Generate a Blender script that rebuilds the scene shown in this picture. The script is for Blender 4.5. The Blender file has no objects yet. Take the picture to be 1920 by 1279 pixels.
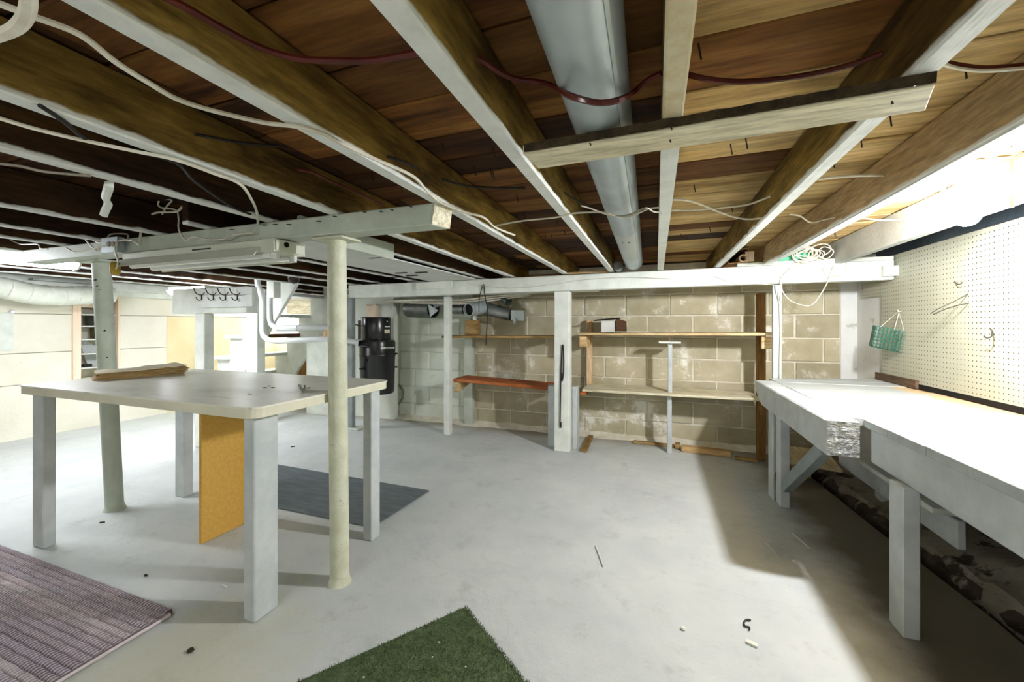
import bpy, math, random
from mathutils import Vector, Matrix, noise as mnoise
random.seed(7)
S = bpy.context.scene
COL = S.collection
# ------------------------------------------------------------------ camera
FPX, CAMH, HZ, TH = 745.0, 1.05, 610.0, math.atan(270 / 745.0)
cd = bpy.data.cameras.new('camera'); cam = bpy.data.objects.new('camera', cd); COL.objects.link(cam)
cd.sensor_width = 36.0; cd.lens = 36.0 * FPX / 1920.0
cd.shift_y = -(639.5 - HZ) / 1920.0
cd.clip_start = 0.02
cam.location = (0, 0, CAMH); cam.rotation_euler = (math.pi / 2, 0, TH)
S.camera = cam
# ------------------------------------------------------------------ world, exposure
w = bpy.data.worlds.new('world'); S.world = w; w.use_nodes = True
w.node_tree.nodes['Background'].inputs[0].default_value = (0.9, 0.95, 1, 1)
w.node_tree.nodes['Background'].inputs[1].default_value = 0.3
S.view_settings.view_transform = 'Standard'; S.view_settings.look = 'None'
S.view_settings.gamma = 1.0; S.view_settings.use_curve_mapping = False
S.view_settings.exposure = 0.96
BULB_STRENGTH = 1250.0      # the incandescent bulb between the joists
TUBE_STRENGTH = 52.0        # lit fluorescent lamps at the stair side
REAR_FILL_STRENGTH = 16.0        # unseen fill lamp added behind the camera

# ------------------------------------------------------------------ helpers: rays of the photograph onto real planes
FW = Vector((-math.sin(TH), math.cos(TH), 0)); RT = Vector((math.cos(TH), math.sin(TH), 0)); UP = Vector((0, 0, 1))
CP = Vector((0, 0, CAMH))
def ray(x, y): return FW + RT * ((x - 960) / FPX) + UP * ((HZ - y) / FPX)
def at_z(x, y, z): r = ray(x, y); return CP + r * ((z - CAMH) / r.z)
def at_x(x, y, X): r = ray(x, y); return CP + r * (X / r.x)
def at_y(x, y, Y): r = ray(x, y); return CP + r * (Y / r.y)

def lin(h):
    h = h.lstrip('#'); o = []
    for i in (0, 2, 4):
        v = int(h[i:i+2], 16) / 255
        o.append(v / 12.92 if v <= .04045 else ((v + .055) / 1.055) ** 2.4)
    return (*o, 1)

# ------------------------------------------------------------------ materials
def new_mat(name):
    m = bpy.data.materials.new(name); m.use_nodes = True
    nt = m.node_tree; return m, nt, nt.nodes, nt.links, nt.nodes['Principled BSDF']
def ramp(N, stops):
    r = N.new('ShaderNodeValToRGB'); e = r.color_ramp.elements
    while len(e) < len(stops): e.new(.5)
    for i, (p, c) in enumerate(stops): e[i].position = p; e[i].color = lin(c) if isinstance(c, str) else c
    return r
def coords(N, L, space='Object', stretch=(1, 1, 1), rand=True):
    tc = N.new('ShaderNodeTexCoord'); mp = N.new('ShaderNodeMapping'); mp.inputs['Scale'].default_value = stretch
    if space == 'World':
        g = N.new('ShaderNodeNewGeometry'); L.new(g.outputs['Position'], mp.inputs['Vector'])
    else:
        L.new(tc.outputs['Object'], mp.inputs['Vector'])
        if rand:
            oi = N.new('ShaderNodeObjectInfo'); mu = N.new('ShaderNodeMath'); mu.operation = 'MULTIPLY'; mu.inputs[1].default_value = 37.0
            L.new(oi.outputs['Random'], mu.inputs[0]); L.new(mu.outputs[0], mp.inputs['Location'])
    return mp
def noise(N, L, vec, scale, detail=4, rough=.6):
    n = N.new('ShaderNodeTexNoise'); n.inputs['Scale'].default_value = scale; n.inputs['Detail'].default_value = detail; n.inputs['Roughness'].default_value = rough
    L.new(vec, n.inputs['Vector']); return n
def mix(N, L, fac, a, b, mode='MIX'):
    m = N.new('ShaderNodeMix'); m.data_type = 'RGBA'; m.blend_type = mode
    for sock, v in ((m.inputs['Factor'], fac), (m.inputs[6], a), (m.inputs[7], b)):
        if hasattr(v, 'is_output'): L.new(v, sock)
        elif isinstance(v, str): sock.default_value = lin(v)
        else: sock.default_value = v
    return m.outputs[2]
def bump(N, L, P, h, strength, dist=.01):
    b = N.new('ShaderNodeBump'); b.inputs['Strength'].default_value = strength; b.inputs['Distance'].default_value = dist
    L.new(h, b.inputs['Height']); L.new(b.outputs[0], P.inputs['Normal'])
def M(name, c1, c2, scale=8, rough=.7, bmp=.15, stretch=(1, 1, 1), metal=0.0, spots=None, spot_scale=25, spot_at=.68, tint=0.0, space='Object', fine=90, spec=.3):
    """two tone noise with fine grain bump; spots = colour of chips and stains"""
    m, nt, N, L, P = new_mat(name)
    mp = coords(N, L, space, stretch)
    n = noise(N, L, mp.outputs[0], scale)
    r = ramp(N, [(.35, c1), (.65, c2)]); L.new(n.outputs[0], r.inputs[0]); colr = r.outputs[0]
    if spots:
        n2 = noise(N, L, mp.outputs[0], spot_scale, 5, .65); r2 = ramp(N, [(spot_at, (0, 0, 0, 1)), (spot_at + .06, (1, 1, 1, 1))]); L.new(n2.outputs[0], r2.inputs[0])
        colr = mix(N, L, r2.outputs[0], colr, spots)
    if tint:
        oi = N.new('ShaderNodeObjectInfo'); h = N.new('ShaderNodeMapRange'); L.new(oi.outputs['Random'], h.inputs[0]); h.inputs[3].default_value = 1 - tint; h.inputs[4].default_value = 1 + tint
        cm = N.new('ShaderNodeVectorMath'); cm.operation = 'SCALE'; L.new(colr, cm.inputs[0]); L.new(h.outputs[0], cm.inputs['Scale']); colr = cm.outputs[0]
    L.new(colr, P.inputs['Base Color']); P.inputs['Roughness'].default_value = rough; P.inputs['Metallic'].default_value = metal
    P.inputs['Specular IOR Level'].default_value = spec
    if bmp:
        n3 = noise(N, L, mp.outputs[0], fine, 3); bump(N, L, P, n3.outputs[0], bmp)
    return m
GR = {'X': (.12, 1, 1), 'Y': (1, .12, 1), 'Z': (1, 1, .12)}
def wood(name, c1, c2, c3, axis='X', rough=.75, tint=.15, scale=14, bmp=.35):
    m, nt, N, L, P = new_mat(name)
    mp = coords(N, L, 'Object', GR[axis])
    n = noise(N, L, mp.outputs[0], scale, 6, .65)
    r = ramp(N, [(.3, c1), (.5, c2), (.72, c3)]); L.new(n.outputs[0], r.inputs[0])
    n2 = noise(N, L, mp.outputs[0], scale * 5, 4, .7); r2 = ramp(N, [(.35, (.62, .62, .62, 1)), (.6, (1.05, 1.05, 1.05, 1))]); L.new(n2.outputs[0], r2.inputs[0])
    c = mix(N, L, 1.0, r.outputs[0], r2.outputs[0], 'MULTIPLY')
    oi = N.new('ShaderNodeObjectInfo'); h = N.new('ShaderNodeMapRange'); L.new(oi.outputs['Random'], h.inputs[0]); h.inputs[3].default_value = 1 - tint; h.inputs[4].default_value = 1 + tint
    cm = N.new('ShaderNodeVectorMath'); cm.operation = 'SCALE'; L.new(c, cm.inputs[0]); L.new(h.outputs[0], cm.inputs['Scale'])
    L.new(cm.outputs[0], P.inputs['Base Color']); P.inputs['Roughness'].default_value = rough; P.inputs['Specular IOR Level'].default_value = .2
    bump(N, L, P, n2.outputs[0], bmp, .004)
    return m
def emit(name, col, s):
    m, nt, N, L, P = new_mat(name)
    P.inputs['Base Color'].default_value = lin(col); P.inputs['Emission Color'].default_value = lin(col); P.inputs['Emission Strength'].default_value = s
    return m

WHITE = M('white_paint', '#e4e6dc', '#d3d7cc', 9, .6, .12, spots='#8d8c78', spot_scale=30, spot_at=.72)
GREENWHITE = M('sage_paint', '#c3cabb', '#b2baa9', 8, .55, .12, spots='#6b6a52', spot_scale=26, spot_at=.73)
BLUEGREY = M('blue_grey_paint', '#c6cac7', '#b3b9b7', 9, .55, .12, spots='#6f7370', spot_scale=30, spot_at=.72)
SLATE = M('slate_blue_paint', '#8f9694', '#7a8281', 8, .55, .1)
CREAM = M('cream_wall_paint', '#ebe7d6', '#e3dec9', 3, .8, .25, spots='#cfc8ad', spot_scale=9, spot_at=.7, fine=40)
YELLOWCREAM = M('pale_yellow_paint', '#efe2b9', '#e9d8a6', 4, .8, .2, fine=40)
RIMWHITE = M('rim_white', '#e2e4de', '#d4d7d0', 6, .7, .1, spots='#a5a596', spot_scale=20)
RIMGREYED = M('glare_greyed_joist_paint', '#b0b2ac', '#9fa29c', 6, .8, .15, spots='#84847a', spot_scale=16)  # greyer copy of the rim white, colour lowered to offset the bulb's glare
def painted_wood(name, w1, w2, w3, axis, paint='#e4e6df', patch='#d3d5cd', mould=.85):
    """bare lumber whose underside was brushed white, the brush lapping unevenly up the sides"""
    m, nt, N, L, P = new_mat(name)
    mp = coords(N, L, 'Object', GR[axis])
    n = noise(N, L, mp.outputs[0], 9, 6, .65); r = ramp(N, [(.3, w1), (.5, w2), (.72, w3)]); L.new(n.outputs[0], r.inputs[0])
    n2 = noise(N, L, mp.outputs[0], 70, 4, .7); r2 = ramp(N, [(.35, (.6, .6, .6, 1)), (.6, (1.05, 1.05, 1.05, 1))]); L.new(n2.outputs[0], r2.inputs[0])
    wd = mix(N, L, 1.0, r.outputs[0], r2.outputs[0], 'MULTIPLY')
    mo = noise(N, L, coords(N, L, 'Object', (.6, .6, 2.2)).outputs[0], 3.2, 8, .66); rm = ramp(N, [(.40, (.20, .16, .12, 1)), (.58, (1, 1, 1, 1))]); L.new(mo.outputs[0], rm.inputs[0])
    wd = mix(N, L, mould, wd, rm.outputs[0], 'MULTIPLY')
    sp = N.new('ShaderNodeSeparateXYZ'); tc = N.new('ShaderNodeTexCoord'); L.new(tc.outputs['Object'], sp.inputs[0])
    nz = noise(N, L, tc.outputs['Object'], 9, 4); a = N.new('ShaderNodeMath'); a.operation = 'MULTIPLY'; a.inputs[1].default_value = .03; L.new(nz.outputs[0], a.inputs[0])
    b = N.new('ShaderNodeMath'); b.operation = 'ADD'; L.new(sp.outputs[2], b.inputs[0]); L.new(a.outputs[0], b.inputs[1])
    rr = N.new('ShaderNodeMapRange'); L.new(b.outputs[0], rr.inputs[0]); rr.inputs[1].default_value = .023; rr.inputs[2].default_value = .029; rr.inputs[3].default_value = 1; rr.inputs[4].default_value = 0
    pn = noise(N, L, tc.outputs['Object'], 22, 5); pr_ = ramp(N, [(.42, paint), (.62, patch if patch else paint)]); pr_.color_ramp.elements[1].position = .78; L.new(pn.outputs[0], pr_.inputs[0])
    c = mix(N, L, rr.outputs[0], wd, pr_.outputs[0])
    L.new(c, P.inputs['Base Color']); P.inputs['Roughness'].default_value = .75; P.inputs['Specular IOR Level'].default_value = .2
    bump(N, L, P, n2.outputs[0], .3, .004)
    return m
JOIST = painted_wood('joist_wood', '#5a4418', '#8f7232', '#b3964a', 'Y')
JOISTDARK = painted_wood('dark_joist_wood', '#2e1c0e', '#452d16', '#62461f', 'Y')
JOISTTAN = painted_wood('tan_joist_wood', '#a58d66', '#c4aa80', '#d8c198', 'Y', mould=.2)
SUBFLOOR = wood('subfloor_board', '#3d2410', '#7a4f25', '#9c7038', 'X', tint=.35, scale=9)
SUBDIM = wood('dim_subfloor_board', '#22130a', '#46290f', '#63401c', 'X', tint=.35, scale=9)  # darker copy for the dim bays, shade put into the board colour
SUBLIT = wood('lit_subfloor_board', '#94743f', '#c8a86e', '#dfc28c', 'X', tint=.25, scale=9)  # paler copy for the bays near the bulb, light put into the colour
PINE_X = wood('pine_along', '#b08c58', '#cfae7b', '#e2cb9f', 'X')
PALE_X = wood('pale_board', '#cdc29f', '#dcd3b4', '#e8e2c9', 'X', tint=.06, bmp=.15)
PINE_Z = wood('pine_upright', '#b58f61', '#dcbb90', '#ecd5b4', 'Z', tint=.08)
BROWN_Z = wood('brown_stud', '#5c3f1f', '#8a6535', '#a9814b', 'Z')
BROWN_Y = wood('brown_scrap', '#6e5128', '#9a7a45', '#b89a62', 'Y')
BROWN_X = wood('brown_scrap_board', '#7a5b30', '#a48350', '#c2a673', 'X')
ORANGE_X = wood('stained_board', '#8f4a20', '#b8693a', '#c98352', 'X', tint=.05)
OSB = wood('plywood_sheet', '#b59f78', '#cfba93', '#dfcfae', 'Y', tint=.05)
HARDB = M('yellow_fibreboard', '#c99a43', '#d3a751', 60, .6, .1, fine=200)
DARKBROWN = wood('dark_trim', '#4a3a2b', '#66523f', '#7a6650', 'Y')
GALV = M('galvanized_steel', '#c3cccd', '#aeb9ba', 5, .42, .03, metal=.5, spec=.5)
GALVDARK = M('dull_galvanized', '#8d918c', '#6f736d', 6, .42, .05, metal=.8)
BLACK = M('black_enamel', '#161616', '#222222', 4, .25, .02, spec=.6)
GUNMETAL = M('gunmetal_drum', '#4a4a47', '#2f2f2e', 3, .28, .03, metal=.6, stretch=(1, 1, .2))
RUBBER = M('black_rubber', '#141312', '#1e1c1a', 8, .6, .05)
DARK = M('dark_void', '#0c0906', '#171009', 4, .9, 0)
WIREWHITE = M('white_cable_sheath', '#d9d4c2', '#c5bfa9', 20, .5, 0)
WIREGREY = M('old_grey_cable', '#9c9384', '#7e7566', 20, .6, 0)
WIREBLACK = M('black_cable', '#1c1814', '#2a241d', 20, .6, 0)
WIRERED = M('red_tube', '#65261c', '#4d1a13', 10, .45, 0)
WIREGREEN = M('green_coated_wire', '#1d5a48', '#2c6f5b', 20, .4, 0)
GREENBOX = M('green_carton', '#2f9c6b', '#57b38a', 6, .6, 0)
METAL = M('bare_wire', '#77736b', '#57534c', 10, .4, 0, metal=.7)
RUST = M('rusty_nail', '#3d3128', '#251c15', 10, .7, 0)
CARD = M('cardboard', '#c59b72', '#b78c62', 10, .85, .1)
CARDPALE = M('pale_cardboard', '#e6d3bb', '#d8c2a6', 10, .8, .1)
KRAFT = M('kraft_paper', '#a88a5a', '#8d703f', 12, .8, .3, fine=60)
KRAFTPALE = M('kraft_paper_face', '#cfc3a8', '#bdb092', 8, .8, .2, fine=30)
PVC = M('white_plastic_pipe', '#d9dcd9', '#cfd3d0', 6, .35, 0, spec=.5)
FLEX = M('white_flex_duct', '#e3e5d8', '#d3d6c6', 10, .5, .1)
ENAMEL = M('cream_enamel', '#d9dbc9', '#cdd0bc', 5, .35, .02, spec=.5)
IRON = M('black_iron_hook', '#2a211b', '#3a2d25', 10, .5, 0)
CERAMIC = M('white_porcelain', '#efefec', '#e6e6e2', 4, .2, 0, spec=.6)
SOCKET = M('grey_socket_shell', '#7d8486', '#6a7072', 5, .35, 0, metal=.5)
PEACH = M('new_pine_jamb', '#f0d3b4', '#f5e0c8', 12, .6, .05, stretch=(1, 1, .1))
RECESSBROWN = M('recess_brown', '#4b3320', '#5e4029', 14, .9, .4)
DEBRIS = M('pale_splinter', '#e8e6da', '#d8d4c2', 10, .7, 0)
SOIL = M('damp_rubble', '#2c241a', '#54483a', 9, .95, .9, spots='#8a8071', spot_scale=14, spot_at=.6, fine=30)
FOOTING = M('damp_footing', '#8c8474', '#6a604f', 5, .9, .6, spots='#3a3022', spot_scale=7, spot_at=.56, fine=35)
YELLOWRUBBER = M('yellow_rubber_plug', '#b99a35', '#8f7522', 12, .6, 0)
GLASSM, _nt, _N, _L, _P = new_mat('clear_glass')
_P.inputs['Transmission Weight'].default_value = 1.0; _P.inputs['Roughness'].default_value = .02; _P.inputs['Base Color'].default_value = (.95, .97, .96, 1)
BULB = emit('lit_bulb_glass', '#f4f7ff', BULB_STRENGTH)
TUBE = emit('lit_fluorescent', '#f3f7ff', TUBE_STRENGTH)
TUBEDIM = emit('dim_lamp_diffuser', '#f3f7ff', 17.0)
REARFILL = emit('rear_fill_lamp', '#f1f6ff', REAR_FILL_STRENGTH)
TUBEOFF = M('unlit_tube_glass', '#e9ebe6', '#e0e3dd', 4, .2, 0)

def joist_bare_then_white():
    return painted_wood('half_painted_joist', '#a98a58', '#c9ab77', '#dcc292', 'Y', paint='#d9cfae', patch='#c2a878')
JOISTBARE = joist_bare_then_white()

# painted concrete floor, worn paint and stains with their own shapes
def floor_mat():
    m, nt, N, L, P = new_mat('painted_concrete_floor')
    mp = coords(N, L, 'World')
    n = noise(N, L, mp.outputs[0], 2.2, 6, .6); r = ramp(N, [(.35, '#c0c5c2'), (.65, '#d0d3ce')]); L.new(n.outputs[0], r.inputs[0])
    n2 = noise(N, L, mp.outputs[0], 6, 8, .72); r2 = ramp(N, [(.56, (0, 0, 0, 1)), (.72, (1, 1, 1, 1))]); L.new(n2.outputs[0], r2.inputs[0])
    mul = N.new('ShaderNodeMath'); mul.operation = 'MULTIPLY'; mul.inputs[1].default_value = .45; L.new(r2.outputs[0], mul.inputs[0])
    c = mix(N, L, mul.outputs[0], r.outputs[0], '#9a9c92')
    # bare stain patch of ochre in the foreground corner and bare concrete by the bench wall, darkened to paint in the bench's shade
    sp = N.new('ShaderNodeSeparateXYZ'); L.new(mp.outputs[0], sp.inputs[0])
    def blob(cx, cy, rr_, soft):
        d = N.new('ShaderNodeVectorMath'); d.operation = 'DISTANCE'; d.inputs[1].default_value = (cx, cy, 0); L.new(mp.outputs[0], d.inputs[0])
        nn = noise(N, L, mp.outputs[0], 5, 5); ad = N.new('ShaderNodeMath'); ad.operation = 'MULTIPLY_ADD'; ad.inputs[1].default_value = .5; L.new(nn.outputs[0], ad.inputs[0]); L.new(d.outputs['Value'], ad.inputs[2])
        q = N.new('ShaderNodeMapRange'); L.new(ad.outputs[0], q.inputs[0]); q.inputs[1].default_value = rr_ + .25; q.inputs[2].default_value = rr_ + .25 + soft; q.inputs[3].default_value = 1; q.inputs[4].default_value = 0
        return q.outputs[0]
    b1 = blob(-1.35, .72, .18, .28); k = N.new('ShaderNodeMath'); k.operation = 'MULTIPLY'; k.inputs[1].default_value = .45; L.new(b1, k.inputs[0])
    c = mix(N, L, k.outputs[0], c, '#c4bd94')
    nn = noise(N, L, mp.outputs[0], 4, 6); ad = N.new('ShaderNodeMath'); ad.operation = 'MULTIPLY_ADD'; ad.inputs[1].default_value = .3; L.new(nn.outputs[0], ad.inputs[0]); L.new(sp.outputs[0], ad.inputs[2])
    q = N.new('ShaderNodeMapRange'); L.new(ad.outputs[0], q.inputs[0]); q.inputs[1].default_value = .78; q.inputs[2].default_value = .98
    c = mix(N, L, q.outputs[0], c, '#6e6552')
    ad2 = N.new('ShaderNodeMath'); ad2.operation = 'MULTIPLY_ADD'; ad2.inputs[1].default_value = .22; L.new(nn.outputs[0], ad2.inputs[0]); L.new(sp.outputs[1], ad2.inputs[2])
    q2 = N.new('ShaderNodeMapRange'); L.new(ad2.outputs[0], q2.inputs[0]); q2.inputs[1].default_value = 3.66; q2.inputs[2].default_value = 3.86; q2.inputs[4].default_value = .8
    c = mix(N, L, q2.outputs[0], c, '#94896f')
    # thin cracks
    v = N.new('ShaderNodeTexVoronoi'); v.feature = 'DISTANCE_TO_EDGE'; v.inputs['Scale'].default_value = .9
    nd = noise(N, L, mp.outputs[0], 3.5, 5); vm = N.new('ShaderNodeVectorMath'); vm.operation = 'MULTIPLY_ADD'; vm.inputs[1].default_value = (.35, .35, 0); L.new(nd.outputs['Color'], vm.inputs[0]); L.new(mp.outputs[0], vm.inputs[2]); L.new(vm.outputs[0], v.inputs['Vector'])
    cr = N.new('ShaderNodeMapRange'); L.new(v.outputs['Distance'], cr.inputs[0]); cr.inputs[1].default_value = .0; cr.inputs[2].default_value = .006; cr.inputs[3].default_value = .07; cr.inputs[4].default_value = 0
    c = mix(N, L, cr.outputs[0], c, '#6d6d66')
    sk = noise(N, L, mp.outputs[0], 38, 3, .7); rs = ramp(N, [(.715, (0, 0, 0, 1)), (.74, (1, 1, 1, 1))]); L.new(sk.outputs[0], rs.inputs[0])
    ks = N.new('ShaderNodeMath'); ks.operation = 'MULTIPLY'; ks.inputs[1].default_value = .6; L.new(rs.outputs[0], ks.inputs[0])
    c = mix(N, L, ks.outputs[0], c, '#73736b')
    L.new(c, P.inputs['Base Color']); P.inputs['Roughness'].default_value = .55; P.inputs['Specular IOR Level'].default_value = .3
    hb = noise(N, L, mp.outputs[0], 9, 10, .74); bump(N, L, P, hb.outputs[0], .55, .02)
    return m
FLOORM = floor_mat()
def block_mat(name, a, b, smear, amount, tint):
    m, nt, N, L, P = new_mat(name)
    mp = coords(N, L, 'Object'); wp = coords(N, L, 'World')
    n = noise(N, L, mp.outputs[0], 5, 5); r = ramp(N, [(.3, a), (.7, b)]); L.new(n.outputs[0], r.inputs[0])
    n2 = noise(N, L, wp.outputs[0], 2.6, 9, .72); r2 = ramp(N, [(amount, (0, 0, 0, 1)), (amount + .08, (1, 1, 1, 1))]); L.new(n2.outputs[0], r2.inputs[0])
    c = mix(N, L, r2.outputs[0], r.outputs[0], smear)
    n4 = noise(N, L, wp.outputs[0], 1.3, 4); r4 = ramp(N, [(.35, (.78, .76, .7, 1)), (.6, (1, 1, 1, 1))]); L.new(n4.outputs[0], r4.inputs[0])
    c = mix(N, L, 1.0, c, r4.outputs[0], 'MULTIPLY')
    oi = N.new('ShaderNodeObjectInfo'); h = N.new('ShaderNodeMapRange'); L.new(oi.outputs['Random'], h.inputs[0]); h.inputs[3].default_value = 1 - tint; h.inputs[4].default_value = 1 + tint
    cm = N.new('ShaderNodeVectorMath'); cm.operation = 'SCALE'; L.new(c, cm.inputs[0]); L.new(h.outputs[0], cm.inputs['Scale'])
    L.new(cm.outputs[0], P.inputs['Base Color']); P.inputs['Roughness'].default_value = .9; P.inputs['Specular IOR Level'].default_value = .15
    n3 = noise(N, L, mp.outputs[0], 70, 4, .7); bump(N, L, P, n3.outputs[0], .5, .008)
    return m
BLOCK = block_mat('bare_concrete_block', '#b0a78b', '#c5bda2', '#e9e6da', .55, .12)
BLOCKGREEN = block_mat('painted_concrete_block', '#d9dfd0', '#e4e8da', '#b7c1a6', .62, .04)
MORTAR = M('mortar', '#ddd8c6', '#c6c0aa', 12, .95, .5, fine=60)
MORTARGREEN = M('painted_mortar', '#cdd3c2', '#bcc4af', 12, .95, .4, fine=60)
WHITEPLASTER = M('white_plaster', '#dcdcd6', '#cfcfc8', 3, .85, .25, spots='#b3b2a6', spot_scale=6, spot_at=.64, fine=30)

def pegboard_mat():
    m, nt, N, L, P = new_mat('pegboard_face')
    g = N.new('ShaderNodeNewGeometry'); sp = N.new('ShaderNodeSeparateXYZ'); L.new(g.outputs['Position'], sp.inputs[0])
    cs = []
    for k in (1, 2):
        a = N.new('ShaderNodeMath'); a.operation = 'MULTIPLY'; a.inputs[1].default_value = 1 / .0262; L.new(sp.outputs[k], a.inputs[0])
        f = N.new('ShaderNodeMath'); f.operation = 'FRACT'; L.new(a.outputs[0], f.inputs[0])
        s = N.new('ShaderNodeMath'); s.operation = 'SUBTRACT'; s.inputs[1].default_value = .5; L.new(f.outputs[0], s.inputs[0]); cs.append(s.outputs[0])
    cb = N.new('ShaderNodeCombineXYZ'); L.new(cs[0], cb.inputs[0]); L.new(cs[1], cb.inputs[1])
    ln = N.new('ShaderNodeVectorMath'); ln.operation = 'LENGTH'; L.new(cb.outputs[0], ln.inputs[0])
    lt = N.new('ShaderNodeMapRange'); L.new(ln.outputs['Value'], lt.inputs[0]); lt.inputs[1].default_value = .10; lt.inputs[2].default_value = .14; lt.inputs[3].default_value = 1; lt.inputs[4].default_value = 0
    mp = coords(N, L, 'World'); n = noise(N, L, mp.outputs[0], 3, 4); r = ramp(N, [(.35, '#b2b19c'), (.65, '#a8a893')]); L.new(n.outputs[0], r.inputs[0])
    n2 = noise(N, L, mp.outputs[0], 30, 5, .7); r2 = ramp(N, [(.71, (0, 0, 0, 1)), (.74, (1, 1, 1, 1))]); L.new(n2.outputs[0], r2.inputs[0])
    c = mix(N, L, r2.outputs[0], r.outputs[0], '#8f8b74')
    c = mix(N, L, lt.outputs[0], c, '#3b3628')
    L.new(c, P.inputs['Base Color']); P.inputs['Roughness'].default_value = .5
    iv = N.new('ShaderNodeMath'); iv.operation = 'SUBTRACT'; iv.inputs[0].default_value = 1; L.new(lt.outputs[0], iv.inputs[1]); bump(N, L, P, iv.outputs[0], .6, .003)
    return m
PEG = pegboard_mat()
def benchtop_mat():
    m, nt, N, L, P = new_mat('bench_white_paint')
    wp = coords(N, L, 'World'); ob = coords(N, L, 'World', (.25, 1.6, 1))
    n = noise(N, L, ob.outputs[0], 12, 5); r = ramp(N, [(.35, '#b6bbb9'), (.65, '#a6acaa')]); L.new(n.outputs[0], r.inputs[0])
    n3 = noise(N, L, ob.outputs[0], 34, 4, .7); r3 = ramp(N, [(.66, (0, 0, 0, 1)), (.72, (1, 1, 1, 1))]); L.new(n3.outputs[0], r3.inputs[0])
    k = N.new('ShaderNodeMath'); k.operation = 'MULTIPLY'; k.inputs[1].default_value = .5; L.new(r3.outputs[0], k.inputs[0])
    c = mix(N, L, k.outputs[0], r.outputs[0], '#8e928f')
    sp = N.new('ShaderNodeSeparateXYZ'); L.new(wp.outputs[0], sp.inputs[0])
    st = coords(N, L, 'World', (.5, 4, 1)); nn = noise(N, L, st.outputs[0], 5, 5)
    a = N.new('ShaderNodeMath'); a.operation = 'MULTIPLY_ADD'; a.inputs[1].default_value = .30; L.new(nn.outputs[0], a.inputs[0]); L.new(sp.outputs[0], a.inputs[2])
    q = N.new('ShaderNodeMapRange'); L.new(a.outputs[0], q.inputs[0]); q.inputs[1].default_value = 1.50; q.inputs[2].default_value = 1.515
    y = N.new('ShaderNodeMapRange'); L.new(sp.outputs[1], y.inputs[0]); y.inputs[1].default_value = 3.05; y.inputs[2].default_value = 3.15; y.inputs[3].default_value = 1; y.inputs[4].default_value = 0
    mm = N.new('ShaderNodeMath'); mm.operation = 'MULTIPLY'; L.new(q.outputs[0], mm.inputs[0]); L.new(y.outputs[0], mm.inputs[1])
    c = mix(N, L, mm.outputs[0], c, '#cdb288')
    L.new(c, P.inputs['Base Color']); P.inputs['Roughness'].default_value = .55
    bump(N, L, P, n3.outputs[0], .4, .004)
    return m
BENCHTOP = benchtop_mat()
def tabletop_mat():
    m, nt, N, L, P = new_mat('worn_laminate')
    mp = coords(N, L, 'World'); n = noise(N, L, mp.outputs[0], 4, 5); r = ramp(N, [(.35, '#dad7c5'), (.65, '#e5e3d3')]); L.new(n.outputs[0], r.inputs[0])
    st = coords(N, L, 'World', (.4, 3, 1)); n2 = noise(N, L, st.outputs[0], 14, 6, .7); r2 = ramp(N, [(.58, (0, 0, 0, 1)), (.70, (1, 1, 1, 1))]); L.new(n2.outputs[0], r2.inputs[0])
    k = N.new('ShaderNodeMath'); k.operation = 'MULTIPLY'; k.inputs[1].default_value = .55; L.new(r2.outputs[0], k.inputs[0])
    c = mix(N, L, k.outputs[0], r.outputs[0], '#77705a')
    L.new(c, P.inputs['Base Color'])
    rr = N.new('ShaderNodeMapRange'); L.new(n.outputs[0], rr.inputs[0]); rr.inputs[3].default_value = .22; rr.inputs[4].default_value = .45; L.new(rr.outputs[0], P.inputs['Roughness'])
    return m
TABLETOP = tabletop_mat()
TABLEEDGE = M('laminate_edge', '#dcd8c0', '#cfcbb2', 6, .4, .02)
def braid_mat():
    m, nt, N, L, P = new_mat('braided_cord')
    mp = coords(N, L, 'Object', (1, .35, 1)); wv = N.new('ShaderNodeTexWave'); wv.wave_type = 'BANDS'; wv.bands_direction = 'X'; wv.inputs['Scale'].default_value = 22; wv.inputs['Distortion'].default_value = 1.2; L.new(mp.outputs[0], wv.inputs['Vector'])
    oi = N.new('ShaderNodeObjectInfo'); rc = ramp(N, [(0, '#7c6c78'), (.3, '#a3929a'), (.6, '#b8a6a5'), (.8, '#8d8292'), (1, '#c6bab6')]); L.new(oi.outputs['Random'], rc.inputs[0])
    n = noise(N, L, mp.outputs[0], 9, 3); r2 = ramp(N, [(.4, (.75, .75, .75, 1)), (.6, (1.25, 1.2, 1.2, 1))]); L.new(n.outputs[0], r2.inputs[0])
    c = mix(N, L, 1.0, rc.outputs[0], r2.outputs[0], 'MULTIPLY')
    q = N.new('ShaderNodeMapRange'); L.new(wv.outputs[0], q.inputs[0]); q.inputs[3].default_value = 0; q.inputs[4].default_value = .7
    c = mix(N, L, q.outputs[0], c, '#ddd2d0')
    L.new(c, P.inputs['Base Color']); P.inputs['Roughness'].default_value = .95; P.inputs['Specular IOR Level'].default_value = .1
    bump(N, L, P, wv.outputs[0], 1.0, .01)
    return m
BRAID = braid_mat()
RUGBASE = M('rug_backing', '#6a5d66', '#584d55', 20, .95, .2)
MATGREY = M('grey_ribbed_mat', '#727a7c', '#5f6769', 40, .9, .9, stretch=(.2, 1, 1), fine=120)
TURF = M('green_turf', '#4a5a38', '#62704c', 18, .95, .8, fine=160, spots='#7c8662', spot_scale=60, spot_at=.62)

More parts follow.
